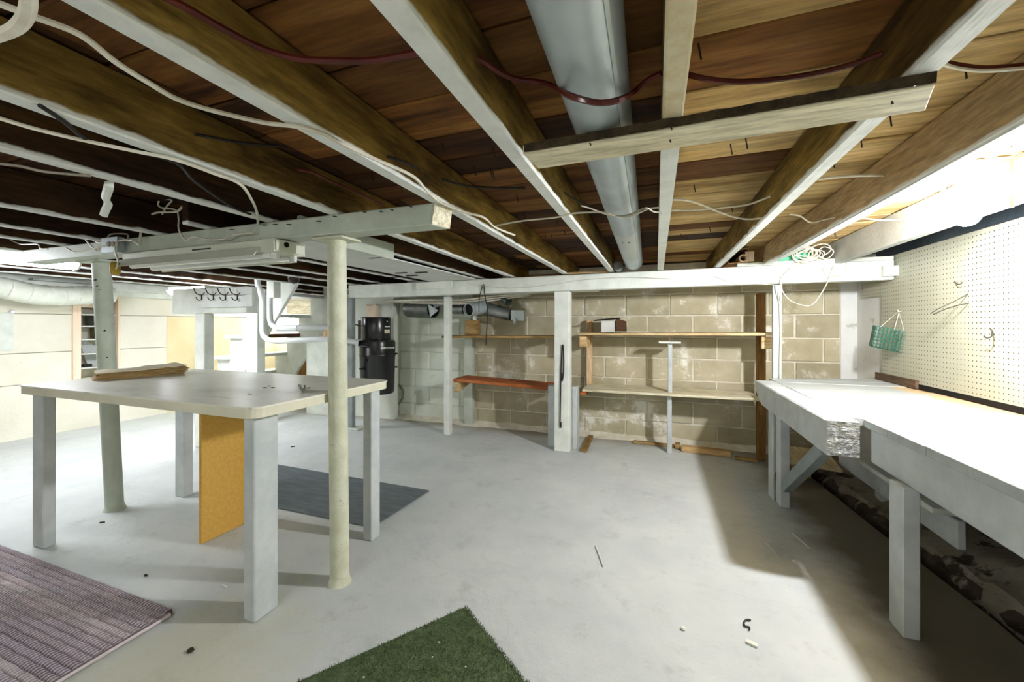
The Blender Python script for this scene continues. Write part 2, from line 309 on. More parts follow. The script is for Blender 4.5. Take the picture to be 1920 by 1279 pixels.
# ------------------------------------------------------------------ mesh builder
class MB:
    def __init__(s): s.v = []; s.f = []; s.m = []
    def add(s, vs, fs, m=0):
        k = len(s.v); s.v += [tuple(v) for v in vs]; s.f += [tuple(i + k for i in f) for f in fs]; s.m += [m] * len(fs); return s
    def hexa(s, p, m=0):
        return s.add(p, [(0, 3, 2, 1), (4, 5, 6, 7), (0, 1, 5, 4), (1, 2, 6, 5), (2, 3, 7, 6), (3, 0, 4, 7)], m)
    def box(s, x0, x1, y0, y1, z0, z1, m=0):
        return s.hexa([(x0, y0, z0), (x1, y0, z0), (x1, y1, z0), (x0, y1, z0), (x0, y0, z1), (x1, y0, z1), (x1, y1, z1), (x0, y1, z1)], m)
    def bar(s, a, b, w, h, m=0, up=(0, 0, 1)):
        """a box beam from a to b, w across, h along up"""
        a = Vector(a); b = Vector(b); d = (b - a).normalized(); u = Vector(up); sd = d.cross(u)
        if sd.length < 1e-4: sd = d.cross(Vector((0, 1, 0)))
        sd.normalize(); u = sd.cross(d).normalized(); o = []
        for p in (a, b):
            for (i, j) in ((-1, -1), (1, -1), (1, 1), (-1, 1)): o.append(p + sd * i * w / 2 + u * j * h / 2)
        return s.hexa(o, m)
    def tube(s, pts, r, n=6, caps=True, m=0, smooth=0, flat=1.0):
        pts = [Vector(p) for p in pts]
        if smooth and len(pts) > 2:
            q = []
            for i in range(len(pts) - 1):
                p0 = pts[max(i - 1, 0)]; p1 = pts[i]; p2 = pts[i + 1]; p3 = pts[min(i + 2, len(pts) - 1)]
                for k in range(smooth):
                    t = k / smooth
                    q.append(.5 * ((2 * p1) + (p2 - p0) * t + (2 * p0 - 5 * p1 + 4 * p2 - p3) * t * t + (3 * p1 - p0 - 3 * p2 + p3) * t ** 3))
            pts = q + [pts[-1]]
        rs = r if isinstance(r, (list, tuple)) else [r] * len(pts)
        if len(rs) != len(pts): rs = [rs[min(int(i * len(rs) / len(pts)), len(rs) - 1)] for i in range(len(pts))]
        u = None; vs = []
        for i, p in enumerate(pts):
            d = (pts[min(i + 1, len(pts) - 1)] - pts[max(i - 1, 0)]).normalized()
            if u is None:
                u = d.orthogonal().normalized()
            else:
                u = (u - d * u.dot(d)); u = u.normalized() if u.length > 1e-6 else d.orthogonal().normalized()
            wv = d.cross(u)
            for k in range(n):
                a = 2 * math.pi * k / n; vs.append(p + (u * math.cos(a) + wv * math.sin(a) * flat) * rs[i])
        fs = [(i * n + k, i * n + (k + 1) % n, (i + 1) * n + (k + 1) % n, (i + 1) * n + k) for i in range(len(pts) - 1) for k in range(n)]
        if caps: fs += [tuple(reversed(range(n))), tuple((len(pts) - 1) * n + k for k in range(n))]
        return s.add(vs, fs, m)
    def lathe(s, c, prof, n=24, m=0, axis=(0, 0, 1)):
        """profile of (radius, height) turned round axis through c"""
        ax = Vector(axis).normalized(); u = ax.orthogonal().normalized(); wv = ax.cross(u); c = Vector(c); vs = []; fs = []
        for (r, h) in prof:
            for k in range(n):
                a = 2 * math.pi * k / n; vs.append(c + ax * h + (u * math.cos(a) + wv * math.sin(a)) * r)
        for i in range(len(prof) - 1):
            for k in range(n): fs.append((i * n + k, i * n + (k + 1) % n, (i + 1) * n + (k + 1) % n, (i + 1) * n + k))
        return s.add(vs, fs, m)
    def prism(s, poly, lo, hi, axis='Z', m=0):
        n = len(poly); f = {'Z': lambda a, b, c: (a, b, c), 'Y': lambda a, b, c: (a, c, b), 'X': lambda a, b, c: (c, a, b)}[axis]
        vs = [f(a, b, lo) for a, b in poly] + [f(a, b, hi) for a, b in poly]
        fs = [tuple(reversed(range(n))), tuple(range(n, 2 * n))] + [(i, (i + 1) % n, n + (i + 1) % n, n + i) for i in range(n)]
        return s.add(vs, fs, m)
    def build(s, name, mats, parent=None, bevel=0, smooth=False, origin='base'):
        xs = list(zip(*s.v)); lo = [min(a) for a in xs]; hi = [max(a) for a in xs]
        o = Vector(((lo[0] + hi[0]) / 2, (lo[1] + hi[1]) / 2, lo[2]))
        me = bpy.data.meshes.new(name); me.from_pydata([Vector(v) - o for v in s.v], [], s.f)
        for mt in (mats if isinstance(mats, (list, tuple)) else [mats]): me.materials.append(mt)
        for p, k in zip(me.polygons, s.m): p.material_index = k
        import bmesh
        bm = bmesh.new(); bm.from_mesh(me); bmesh.ops.recalc_face_normals(bm, faces=bm.faces); bm.to_mesh(me); bm.free()
        if smooth:
            for p in me.polygons: p.use_smooth = True
            me.set_sharp_from_angle(angle=math.radians(40))
        ob = bpy.data.objects.new(name, me); COL.objects.link(ob)
        if parent is not None: ob.parent = parent; ob.location = o - wloc(parent)
        else: ob.location = o
        if bevel:
            b = ob.modifiers.new('bevel', 'BEVEL'); b.width = bevel; b.segments = 1; b.limit_method = 'ANGLE'; b.angle_limit = math.radians(40)
        return ob
def wloc(o):
    v = Vector(o.location)
    return v + (wloc(o.parent) if o.parent is not None else Vector())
def tag(o, label, cat, group=None, kind=None):
    o['label'] = label; o['category'] = cat
    if group: o['group'] = group
    if kind: o['kind'] = kind
    return o
def thing(name, loc, label, cat, group=None, kind=None):
    o = bpy.data.objects.new(name, None); COL.objects.link(o); o.location = loc; o.empty_display_size = .05
    return tag(o, label, cat, group, kind)
def struct(o, label, cat):
    return tag(o, label, cat, None, 'structure')
def copy_part(src, parent, loc):
    c = src.copy(); COL.objects.link(c); c.parent = parent; c.location = Vector(loc) - wloc(parent); return c

XL, XR, YB, YR, ZJ, ZS = -5.5, 1.47, 3.82, -1.6, 1.475, 1.615
# ================================================================== THE SETTING
fl = MB()
GUT = [(1.135, 1.215, YR), (1.135, 1.215, 1.9), (1.06, 1.13, 2.62), (1.0, 1.06, 3.4), (.98, 1.03, YB)]
fl.add([(XL - .1, YR, 0), (XL - .1, 4.6, 0)] + [(-3.9, 4.6, 0), (-3.9, YB, 0)] + [(g[0], g[2], 0) for g in reversed(GUT)], [tuple(range(9))][:1])
# slab edge of the drain channel
for (a, b) in zip(GUT[:-1], GUT[1:]):
    fl.add([(a[0], a[2], 0), (b[0], b[2], 0), (b[0], b[2], -.07), (a[0], a[2], -.07)], [(0, 1, 2, 3)])
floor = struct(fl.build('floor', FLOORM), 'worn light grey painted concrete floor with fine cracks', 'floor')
def rough_strip(name, mat, parent, rows, ny, amp, sc, seed):
    """rows = list of functions y -> (x, z); a rough sheet between them"""
    b = MB(); ys = [YR + (YB - YR) * i / ny for i in range(ny + 1)]; vs = []; k = len(rows)
    for y in ys:
        for j, fn in enumerate(rows):
            x, z = fn(y); d = mnoise.noise(Vector((x * sc, y * sc, seed))) * amp + mnoise.noise(Vector((x * sc * 3, y * sc * 3, seed + 5))) * amp * .5
            vs.append((x, y, z + d))
    b.add(vs, [(i * k + j, i * k + j + 1, (i + 1) * k + j + 1, (i + 1) * k + j) for i in range(ny) for j in range(k - 1)])
    return b.build(name, mat, parent, smooth=True)
def gx(y, side):
    for a, b in zip(GUT[:-1], GUT[1:]):
        if y <= b[2]: t = (y - a[2]) / (b[2] - a[2]); return a[side] + (b[side] - a[side]) * t
    return GUT[-1][side]
rough_strip('drain_channel', SOIL, floor, [lambda y: (gx(y, 0) - .01, -.075), lambda y: (gx(y, 0) + .03, -.085), lambda y: (gx(y, 1) - .015, -.07), lambda y: (gx(y, 1), -.02), lambda y: (gx(y, 1) + .03, .005)], 120, .03, 11, 1.0)
rough_strip('footing_ledge', FOOTING, floor, [lambda y: (gx(y, 1) - .012, -.06), lambda y: (gx(y, 1) + .05, .028), lambda y: (gx(y, 1) + .10, .028), lambda y: (gx(y, 1) + .14, .05), lambda y: (gx(y, 1) + .2, .06), lambda y: (max(gx(y, 1) + .26, XR - .02), .07), lambda y: (XR + .02, .08)], 120, .03, 8, 4.0)

b = MB(); b.box(.85, XR + .2, YR, 4.2, -.25, -.13); b.build('subsoil', SOIL, floor)
# back wall: every concrete block its own piece, mortar recessed behind
wb = MB(); wb.box(-1.84, 1.6, YB + .0065, YB + .2, 0, 1.60, 0); wb.box(-3.0, -1.84, YB + .0065, YB + .2, 0, 1.60, 1)
wall_back = struct(wb.build('wall_back', [MORTAR, MORTARGREEN]), 'concrete block wall, bare tan on one side, sage painted beyond the shelf post', 'wall')
joints = [0.0, .176, .368, .560, .752, .944, 1.136, 1.330, 1.52]
proto_block = {}
def block(x0, x1, z0, z1, mat, parent, y=YB):
    g = .005
    key = (round(x1 - x0, 3), round(z1 - z0, 3), mat.name)
    dy = random.uniform(-.004, .003)
    if key not in proto_block:
        b = MB(); b.box(x0 + g, x1 - g, y + dy, y + .10, z0 + g, z1 - g)
        proto_block[key] = b.build('concrete_block', mat, parent, bevel=.006); return
    c = copy_part(proto_block[key], parent, ((x0 + x1) / 2, y + dy + .05, z0 + g))
for i, (z0, z1) in enumerate(zip(joints[:-1], joints[1:])):
    off = .304 + (.19 if i % 2 == 0 else 0)
    x = off - .38 * 12
    while x < 1.36:
        a, b_ = max(x, -2.75), min(x + .38, 1.365)
        if b_ - a > .04:
            if a < -1.84 < b_:
                if -1.84 - a > .03: block(a, -1.84, z0, z1, BLOCKGREEN, wall_back)
                if b_ + 1.84 > .03: block(-1.84, b_, z0, z1, BLOCK, wall_back)
            elif b_ <= -1.84:
                if not (i == 6 and a > -2.66 and b_ < -1.9): block(a, b_, z0, z1, BLOCKGREEN, wall_back)
            else: block(a, b_, z0, z1, BLOCK, wall_back)
        x += .38
b = MB(); b.box(1.365, 1.6, YB - .004, YB + .1, 0, 1.52); b.build('plaster_end', WHITEPLASTER, wall_back)
# lumpy mortar fillet where the block wall meets the slab
b = MB(); vs = []; nx = 90
for i in range(nx + 1):
    x = -2.75 + 3.75 * i / nx; h = .035 + .03 * mnoise.noise(Vector((x * 4, 0, 3))); d = .05 + .05 * mnoise.noise(Vector((x * 3, 2, 1)))
    vs += [(x, YB - d - .02, -.002), (x, YB - d * .6, h * .6), (x, YB + .004, h + .012)]
b.add(vs, [(i * 3 + j, (i + 1) * 3 + j, (i + 1) * 3 + j + 1, i * 3 + j + 1) for i in range(nx) for j in range(2)])
b.build('mortar_fillet', MORTAR, wall_back, smooth=True)

# wall behind the black canister and the stair
b = MB(); b.box(-3.38, -2.75, 3.715, 3.84, 0, 1.6)
struct(b.build('wall_stair', M('white_parging', '#dfe1d6', '#d2d6c8', 5, .85, .3, spots='#aeb49c', spot_scale=8, spot_at=.66, fine=40)), 'white parged wall behind the black canister', 'wall')
b = MB(); b.box(XL - .3, -3.3, 4.50, 4.6, 0, 1.62); struct(b.build('wall_stairwell', CREAM), 'cream wall beyond the open stair', 'wall')
# cracked parging corner with a jagged crack beside the canister: narrow raised seam
b = MB(); vs = []; pts = [at_y(x, y, YB - .012) for x, y in ((740, 715), (748, 722), (755, 733), (754, 748), (745, 762), (738, 775), (731, 786))]
for i, p in enumerate(pts):
    h = .010 + .008 * abs(math.sin(i * 2.3)); vs += [p + Vector((-h, 0, 0)), p + Vector((0, -.006, 0)), p + Vector((h, 0, 0))]
b.add(vs, [(i * 3 + j, i * 3 + j + 1, (i + 1) * 3 + j + 1, (i + 1) * 3 + j) for i in range(len(pts) - 1) for j in range(2)])
struct(b.build('trim_7', M('crack_filler', '#9aa088', '#7b8068', 20, .9, .6)), 'jagged patched crack running down the parged corner', 'trim')

# left wall: poured lifts, each its own panel
wl = MB(); wl.box(XL - .3, XL - .26, YR, 4.6, -.02, 1.62)
wall_left = struct(wl.build('wall_left', CREAM), 'cream painted poured wall with yellow patch and shelf niche', 'wall')
NY0, NY1, NZ0, NZ1 = 2.29, 2.60, .50, 1.43
def lp(y0, y1, z0, z1, mat=CREAM):
    b = MB(); b.box(XL - .26, XL + random.uniform(-.003, .004), y0, y1, z0 + .002, z1 - .002); b.build('wall_panel', mat, wall_left, bevel=.004)
for z0, z1 in ((-.02, .527), (.527, .79), (.79, 1.158), (1.158, 1.62)):
    if z0 < NZ0:
        lp(YR, 3.02, z0, z1 if z1 < NZ0 else NZ0) if False else None
lp(YR, 3.06, -.02, .50); lp(YR, NY0, .50, .79); lp(NY1, 3.06, .50, .79); lp(YR, NY0, .79, 1.158); lp(NY1, 3.06, .79, 1.158)
lp(YR, NY0, 1.158, 1.43); lp(NY1, 4.5, 1.158, 1.43); lp(YR, 4.5, 1.43, 1.62)
lp(3.06, 4.5, -.02, 1.158, YELLOWCREAM)
b = MB(); b.box(XL - .27, XL - .05, YR, 4.5, 1.62, 1.64); b.build('wall_cap', CREAM, wall_left)
# ledge box along the top of that wall
b = MB(); b.box(XL + .002, XL + .22, YR, 3.6, 1.415, 1.50); b.box(XL + .002, XL + .10, YR, 3.6, 1.36, 1.415)
struct(b.build('trim_1', WHITE, bevel=.004), 'white boxed ledge along the top of the cream wall', 'trim')
# plaster pilaster where the left wall is broken by a bright patch at the frame edge
b = MB(); b.box(XL + .003, XL + .012, 1.62, 1.85, .82, 1.16); struct(b.build('trim_2', WHITE), 'white patch of fresh paint on the cream wall', 'trim')

# right wall with sill and dark gap
b = MB(); b.box(XR, XR + .25, YR, 4.0, -.1, 1.475)
wall_right = struct(b.build('wall_right', WHITEPLASTER), 'whitewashed wall behind the pegboard', 'wall')
b = MB(); vs = []
for i in range(60):
    y = YR + i * (YB - YR) / 59; h = 1.50 + .012 * mnoise.noise(Vector((y * 5, 1, 1))); vs += [(XR - .012, y, 1.44), (XR - .012, y, h), (XR + .14, y, h + .004)]
b.add(vs, [(i * 3 + j, (i + 1) * 3 + j, (i + 1) * 3 + j + 1, i * 3 + j + 1) for i in range(59) for j in range(2)])
b.build('mortar_cap', WHITEPLASTER, wall_right)
b = MB(); b.box(XR + .12, XR + .24, YR, 4.0, 1.47, 1.66); struct(b.build('trim_3', M('blue_grey_sill', '#5d6a72', '#46525a', 5, .8, .2)), 'dark blue grey sill beam in the gap over the wall', 'trim')
# wall behind the camera closes the cellar
b = MB(); b.box(XL - .3, XR + .25, YR - .12, YR, -.1, 1.7); struct(b.build('wall_rear', CREAM), 'cream wall closing the cellar behind the camera', 'wall')

# ceiling: subfloor boards, each its own plank
b = MB(); b.box(XL - .3, XR + .3, YR - .1, 4.6, ZS + .02, ZS + .06)
ceiling = struct(b.build('ceiling', DARK), 'underside of the floor above, rough brown subfloor boards', 'ceiling')
y = YR; proto_plank = {}; k = 0
while y < 4.5:
    wd = random.choice((.14, .16, .185, .19))
    cuts = [XL - .25, random.choice((-3.0, -2.64)), random.choice((-1.1, -.71)), random.choice((.03, .03, .42)), XR + .26]
    for a, c in zip(cuts[:-1], cuts[1:]):
        b = MB(); dz = random.uniform(0, .006)
        b.box(a + .001, c - .001, y + .003, y + wd - .003, ZS + dz, ZS + .022)
        b.build('plank', SUBLIT if a >= .02 else (SUBDIM if (a < -1.2 or random.random() < .3) else SUBFLOOR), ceiling, bevel=.003)
    y += wd

# joists
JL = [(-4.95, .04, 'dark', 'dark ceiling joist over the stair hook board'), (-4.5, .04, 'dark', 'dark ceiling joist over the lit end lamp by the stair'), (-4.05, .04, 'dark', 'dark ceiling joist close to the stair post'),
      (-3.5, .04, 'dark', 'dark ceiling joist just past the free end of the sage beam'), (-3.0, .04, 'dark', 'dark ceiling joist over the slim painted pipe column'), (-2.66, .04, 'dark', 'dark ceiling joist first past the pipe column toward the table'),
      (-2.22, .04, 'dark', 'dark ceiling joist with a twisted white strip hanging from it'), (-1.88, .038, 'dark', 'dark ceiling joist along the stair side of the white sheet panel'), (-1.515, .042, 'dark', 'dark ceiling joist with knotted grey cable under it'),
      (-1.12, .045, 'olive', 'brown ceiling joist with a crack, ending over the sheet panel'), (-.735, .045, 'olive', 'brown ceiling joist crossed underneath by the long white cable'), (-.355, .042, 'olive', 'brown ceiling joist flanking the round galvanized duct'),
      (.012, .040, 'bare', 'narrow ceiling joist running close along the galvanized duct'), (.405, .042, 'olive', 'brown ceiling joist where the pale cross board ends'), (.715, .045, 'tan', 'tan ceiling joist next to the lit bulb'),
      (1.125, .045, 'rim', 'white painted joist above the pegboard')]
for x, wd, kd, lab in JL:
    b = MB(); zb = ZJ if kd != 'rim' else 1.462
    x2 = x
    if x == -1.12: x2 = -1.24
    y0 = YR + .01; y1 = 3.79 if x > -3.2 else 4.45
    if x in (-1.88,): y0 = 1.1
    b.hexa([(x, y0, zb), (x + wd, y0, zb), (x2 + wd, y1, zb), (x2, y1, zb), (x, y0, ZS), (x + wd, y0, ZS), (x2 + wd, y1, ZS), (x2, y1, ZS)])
    mt = {'dark': JOISTDARK, 'olive': JOIST, 'bare': JOISTBARE, 'tan': JOISTTAN, 'rim': RIMGREYED}[kd]
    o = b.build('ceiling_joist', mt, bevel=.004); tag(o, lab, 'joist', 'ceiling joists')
    if x == .012:
        p = MB(); p.box(x - .001, x + wd + .001, .98, y1, zb - .002, zb + .03); p.build('painted_length', WHITE, o)
    if x == .715:
        p = MB(); p.box(x + .004, x + wd - .002, .2, 2.9, zb - .006, zb); p.build('paint_lip', RIMWHITE, o)

# ================================================================== BEAMS AND POSTS
bm_ = thing('drop_beam', (-2.0, 1.245, 1.40), 'sage painted timber beam with nails, held up by the two round columns', 'beam')
b = MB(); b.hexa([(-3.38, 1.175, 1.405), (-.735, 1.20, 1.40), (-.71, 1.285, 1.40), (-3.38, 1.265, 1.405), (-3.38, 1.175, ZJ), (-.724, 1.20, ZJ), (-.70, 1.285, ZJ), (-3.38, 1.265, ZJ)])
b.build('timber', GREENWHITE, bm_, bevel=.004)
b = MB(); b.box(-.7155, -.707, 1.215, 1.28, 1.404, ZJ - .004)
b = MB(); b.hexa([(-.735, 1.201, 1.401), (-.731, 1.201, 1.401), (-.706, 1.284, 1.401), (-.71, 1.284, 1.401), (-.722, 1.201, ZJ - .002), (-.718, 1.201, ZJ - .002), (-.696, 1.284, ZJ - .002), (-.70, 1.284, ZJ - .002)])
o = b.build('sawn_end', PALE_X, bm_); o['label'] = 'fresh pale sawn end'
for nx_, ny_ in ((545, 420), (520, 420), (500, 421), (630, 405), (685, 397), (735, 393), (770, 387), (440, 430), (600, 414), (715, 396)):
    q = at_y(nx_, ny_, 1.20)
    p = MB(); p.tube([q + Vector((0, .01, 0)), q + Vector((.02, -.035, -.012))], .0022, 5); p.build('nail', RUST, bm_)

def column(name, top, bot, r, mat, label, flange, plate):
    t = thing(name, (bot[0], bot[1], 0), label, 'column')
    b = MB(); b.tube([bot, ((bot[0] + top[0]) / 2, (bot[1] + top[1]) / 2, top[2] / 2), top], r, 28, m=0); b.build('shaft', mat, t, smooth=True)
    b = MB(); b.lathe((bot[0], bot[1], 0), [(r * 1.01, .03), (r * 1.12, .012), (r * 1.25, 0)], 28); b.build('base_collar', mat, t, smooth=True)
    b = MB(); b.box(top[0] - plate[0], top[0] + plate[0], top[1] - plate[1], top[1] + plate[1], top[2], top[2] + .008); b.build('cap_plate', mat, t)
    return t
column('steel_column', (-1.215, 1.27, 1.391), (-1.215, 1.287, 0), .0365, M('pipe_cream_paint', '#cfd0b8', '#bfc0a4', 14, .5, .3, spots='#8b8660', spot_scale=30, spot_at=.66), 'cream painted round steel column beside the table corner', .05, (.075, .055))
t = column('pipe_column', (-2.90, 1.30, 1.396), (-2.905, 1.36, 0), .040, GREENWHITE, 'slim sage painted pipe column behind the far table end', .05, (.11, .06))
# pen marks and chips on that column, with the paint line curve
for (px, py, wx, wy) in ((190, 524, .028, .016), (192, 536, .03, .012), (196, 543, .03, .004), (203, 620, .022, .01), (208, 672, .008, .006)):
    q = at_y(px, py, 1.295 - .012)
    p = MB(); a = math.atan2(q.x + 2.925, -(q.y - 1.33)); c = Vector((-2.90, 1.30 + .07 * (1.391 - q.z) / 1.391, q.z))
    vs = []
    for i in range(5):
        an = -.35 + (px - 197) * .05 + (i - 2) * wx / 4 / .04
        for dz in (-wy / 2, wy / 2): vs.append(c + Vector((math.sin(an + .9) * .0403, -math.cos(an + .9) * .0403, dz)))
    p.add(vs, [(i * 2, i * 2 + 2, i * 2 + 3, i * 2 + 1) for i in range(4)]); p.build('scuff_mark', IRON, t)

t = thing('ledger_beam', (-.7, 3.27, 1.335), 'long whitewashed timber beam over the wall shelves', 'beam')
b = MB(); b.hexa([(-2.93, 3.22, 1.325), (1.44, 3.235, 1.345), (1.44, 3.335, 1.345), (-2.93, 3.32, 1.325), (-2.93, 3.22, 1.455), (1.44, 3.235, ZJ - .002), (1.44, 3.335, ZJ - .002), (-2.93, 3.32, 1.455)])
b.build('timber', WHITE, t, bevel=.006)
b = MB(); b.hexa([(-2.12, 3.195, 1.385), (-1.74, 3.195, 1.388), (-1.74, 3.22, 1.388), (-2.12, 3.22, 1.385), (-2.12, 3.195, 1.452), (-1.74, 3.195, 1.456), (-1.74, 3.22, 1.456), (-2.12, 3.22, 1.452)]); b.build('splice_block', WHITE, t, bevel=.004)
b = MB(); b.box(-1.55, -.45, 3.34, 3.43, 1.335, 1.43); b.build('rear_ply', WHITE, t, bevel=.004)
b = MB(); b.box(.55, 1.44, 3.24, 3.33, ZJ - .002, ZJ + .022); b.build('top_shim', WHITE, t, bevel=.003)
b = MB(); b.box(1.37, 1.452, 3.205, 3.232, 1.365, 1.43); b.build('end_cleat', GREENWHITE, t)

# centre post with flanking boards
t = thing('wall_post', (-.735, 3.30, 0), 'thick whitewashed post between the two shelf bays', 'post')
b = MB(); b.box(-.80, -.67, 3.235, 3.335, 0, 1.333); b.build('timber', WHITE, t, bevel=.006)
b = MB(); b.prism([(3.34, 0), (3.47, 0), (3.47, .49), (3.43, .53), (3.34, .53)], -.672, -.630, 'X'); b.build('side_board', BLUEGREY, t, bevel=.004)
b = MB(); b.prism([(3.34, 0), (3.47, 0), (3.47, .49), (3.43, .53), (3.34, .53)], -.88, -.815, 'X'); b.build('side_board', BLUEGREY, t, bevel=.004)
b = MB(); b.tube([at_y(x, y, 3.228) for x, y in ((1050, 800), (1051, 740), (1052, 690), (1054, 650), (1056, 652), (1057, 690), (1054, 715), (1053, 700))], .0055, 6, smooth=4)
b.tube([at_y(1051, 802, 3.226), at_y(1051, 792, 3.226)], .009, 6)
tag(b.build('rope_loop', WIREBLACK), 'black doubled rope hanging down the thick white post', 'rope')
# shelf frame posts
def simple(name, x0, x1, y0, y1, z0, z1, mat, label, cat, bevel=.004, group=None):
    b = MB(); b.box(x0, x1, y0, y1, z0, z1); return tag(b.build(name, mat, bevel=bevel), label, cat, group)
simple('shelf_post', -1.915, -1.855, 3.36, 3.42, 0, 1.33, WHITE, 'whitewashed post at the open end of the orange shelf', 'post')
simple('wall_stud', -1.90, -1.80, 3.755, 3.815, 0, 1.10, GREENWHITE, 'sage painted stud flat on the block wall behind the orange shelf', 'stud')
simple('shelf_post', .086, .122, 3.50, 3.55, 0, .475, BLUEGREY, 'thin grey prop standing on the floor under the lower pine shelf', 'post')
t = thing('shelf_prop', (.11, 3.52, .496), 'thin white prop with a T cap between the two pine shelves', 'post')
b = MB(); b.box(.092, .125, 3.50, 3.54, .497, .90); b.build('upright', BLUEGREY, t, bevel=.003)
b = MB(); b.box(.02, .19, 3.47, 3.56, .902, .918); b.build('cap', WHITE, t, bevel=.003)
simple('shelf_post', .785, .84, 3.302, 3.335, 0, 1.338, BLUEGREY, 'blue grey post under the beam by the bench end', 'post')
simple('wall_stud', .745, .80, 3.56, 3.63, 0, 1.30, BROWN_Z, 'rough brown stud holding the ends of the pine shelves', 'stud')
simple('wall_stud', -.615, -.565, 3.74, 3.81, .47, 1.10, PINE_Z, 'short pine stud beside the thick white post', 'stud')
simple('stair_stud', -2.99, -2.87, 3.205, 3.255, 0, 1.322, SLATE, 'slate grey stud in front of the black canister', 'stud')
simple('floor_shim', -2.98, -2.78, 3.18, 3.28, 0, .02, GREENWHITE, 'flat painted scrap at the foot of the slate stud', 'scrap')

# shelves
def shelf(x0, x1, y0, y1, z0, z1, th, mat, label, z1b=None):
    b = MB(); b.hexa([(x0, y0, z0), (x1, y0, z1), (x1, y1, z1), (x0, y1, z0), (x0, y0, z0 + th), (x1, y0, z1 + th), (x1, y1, z1 + th), (x0, y1, z0 + th)])
    return tag(b.build('shelf_board', mat, bevel=.003), label, 'shelf')
shelf(-1.98, -.80, 3.43, 3.72, .925, .935, .022, BROWN_X, 'upper brown board shelf under the hanging ducts')
shelf(-1.85, -.81, 3.43, 3.72, .505, .470, .028, ORANGE_X, 'lower orange stained shelf, sloping')
shelf(-.63, .86, 3.43, 3.74, .962, .972, .022, PINE_X, 'upper pine shelf holding the broken block')
shelf(-.60, .742, 3.43, 3.80, .478, .478, .022, PALE_X, 'lower pale pine shelf between the white post and brown stud')
simple('shelf_cleat', -.628, -.566, 3.45, 3.73, .86, .958, PINE_X, 'pine cleat under the upper pine shelf by the white post', 'cleat')
simple('shelf_cleat', .745, .86, 3.44, 3.47, .872, .966, PINE_X, 'orange cleat under the upper pine shelf by the brown stud', 'cleat')
simple('shelf_cleat', -.62, -.57, 3.45, 3.74, .442, .476, ORANGE_X, 'orange cleat under the lower pine shelf', 'cleat')
b = MB(); b.prism([(3.45, .500), (3.72, .500), (3.72, .46), (3.45, .40)], -1.853, -1.80, 'X'); tag(b.build('shelf_cleat', PINE_X), 'pale block under the open end of the orange shelf', 'cleat')
simple('shelf_block', -1.84, -1.70, 3.66, 3.74, .95, 1.10, BROWN_X, 'brown wood block standing on the brown shelf', 'block')
b = MB(); b.box(-1.75, -1.72, 3.67, 3.69, 1.101, 1.24); tag(b.build('white_stick', WHITE), 'short white stick on the brown wood block', 'stick')
# broken block on the upper pine shelf, and dark pieces added for the recess
simple('block_piece', -.455, -.335, 3.55, 3.72, .987, 1.088, WHITEPLASTER, 'pale half concrete block on the upper pine shelf', 'block')
b = MB(); b.prism([(-.329, .987), (-.245, .987), (-.25, 1.085), (-.31, 1.105), (-.329, 1.10)], 3.54, 3.70, 'Y'); tag(b.build('recess_piece', RECESSBROWN, bevel=.004), 'dark brown piece added for the recess beside the pale half block', 'added piece')  # solid dark piece added in place of a recess in the wall
b = MB(); b.prism([(-.52, 1.0885), (-.30, 1.106), (-.30, 1.116), (-.50, 1.10)], 3.54, 3.66, 'Y'); tag(b.build('recess_edge', DARK), 'thin dark slab added as the black recess edge over the pale half block', 'slab')  # dark slab added for the black edge of that recess
b = MB(); b.box(-.40, -.05, 3.45, 3.52, .9915, .998); tag(b.build('shingle_scrap', PALE_X), 'flat pale scrap at the edge of the upper pine shelf', 'scrap')
# scrap along the wall
def lay(a, c, wd, h, mat, label, z0=0.002):
    b = MB(); a = Vector(a); c = Vector(c); b.bar(a + Vector((0, 0, z0 + h / 2)), c + Vector((0, 0, z0 + h / 2)), wd, h); return tag(b.build('scrap_board', mat, bevel=.003), label, 'board')
lay((-.56, 3.28, 0), (-.57, 3.72, 0), .045, .03, BROWN_Y, 'brown lath on the floor running from the white post to the wall')
lay((-.19, 3.70, 0), (.15, 3.69, 0), .05, .02, BROWN_X, 'thin weathered batten at the wall behind the grey prop')
lay((.20, 3.61, 0), (.56, 3.58, 0), .07, .045, PINE_X, 'short pine block along the wall foot')
lay((.155, 3.66, 0), (.195, 3.66, 0), .05, .045, BROWN_X, 'dark wood stub by the short pine block')
lay((.58, 3.52, 0), (.73, 3.50, 0), .05, .02, BROWN_X, 'brown splintered offcut near the brown stud')

# ================================================================== DUCTS
t = thing('round_duct', (-.13, 1.9, 1.47), 'long round galvanized duct between two joists', 'duct')
def duct_seg(a, c, r0, r1, name='section'):
    b = MB(); a = Vector(a); c = Vector(c); d = (c - a)
    b.lathe(a, [(r0 - .002, 0), (r0, 0), (r0, d.length * .02), (r1, d.length * .985), (r1 + .0025, d.length * .987), (r1 + .0025, d.length), (r1 - .004, d.length)], 40, axis=d)
    return b.build(name, GALV, t, smooth=True)
DZ = 1.5455; da = Vector((-.085, -1.0, DZ)); dc = Vector((-.165, 3.24, DZ + .004)); dd = dc - da
for s0, s1 in ((0, .34), (.34, .71), (.71, 1.0)): duct_seg(da + dd * s0, da + dd * s1, .0690, .0682)
b = MB(); b.lathe(dc, [(.066, 0), (.0, .002)], 32, axis=dd); b.build('end_cap', GALVDARK, t)
b = MB(); b.bar(da + Vector((.0487, 0, -.0487)), dc + Vector((.0487, 0, -.0487)), .008, .004, up=(.7, 0, -.7)); b.build('lock_seam', GALV, t)
for off in (-.02, .012):
    q = da + dd * .72 + Vector((off, .08, -.0700)); p = MB(); p.lathe(q, [(.006, 0), (.004, -.003), (0, -.004)], 8); p.build('screw', METAL, t)
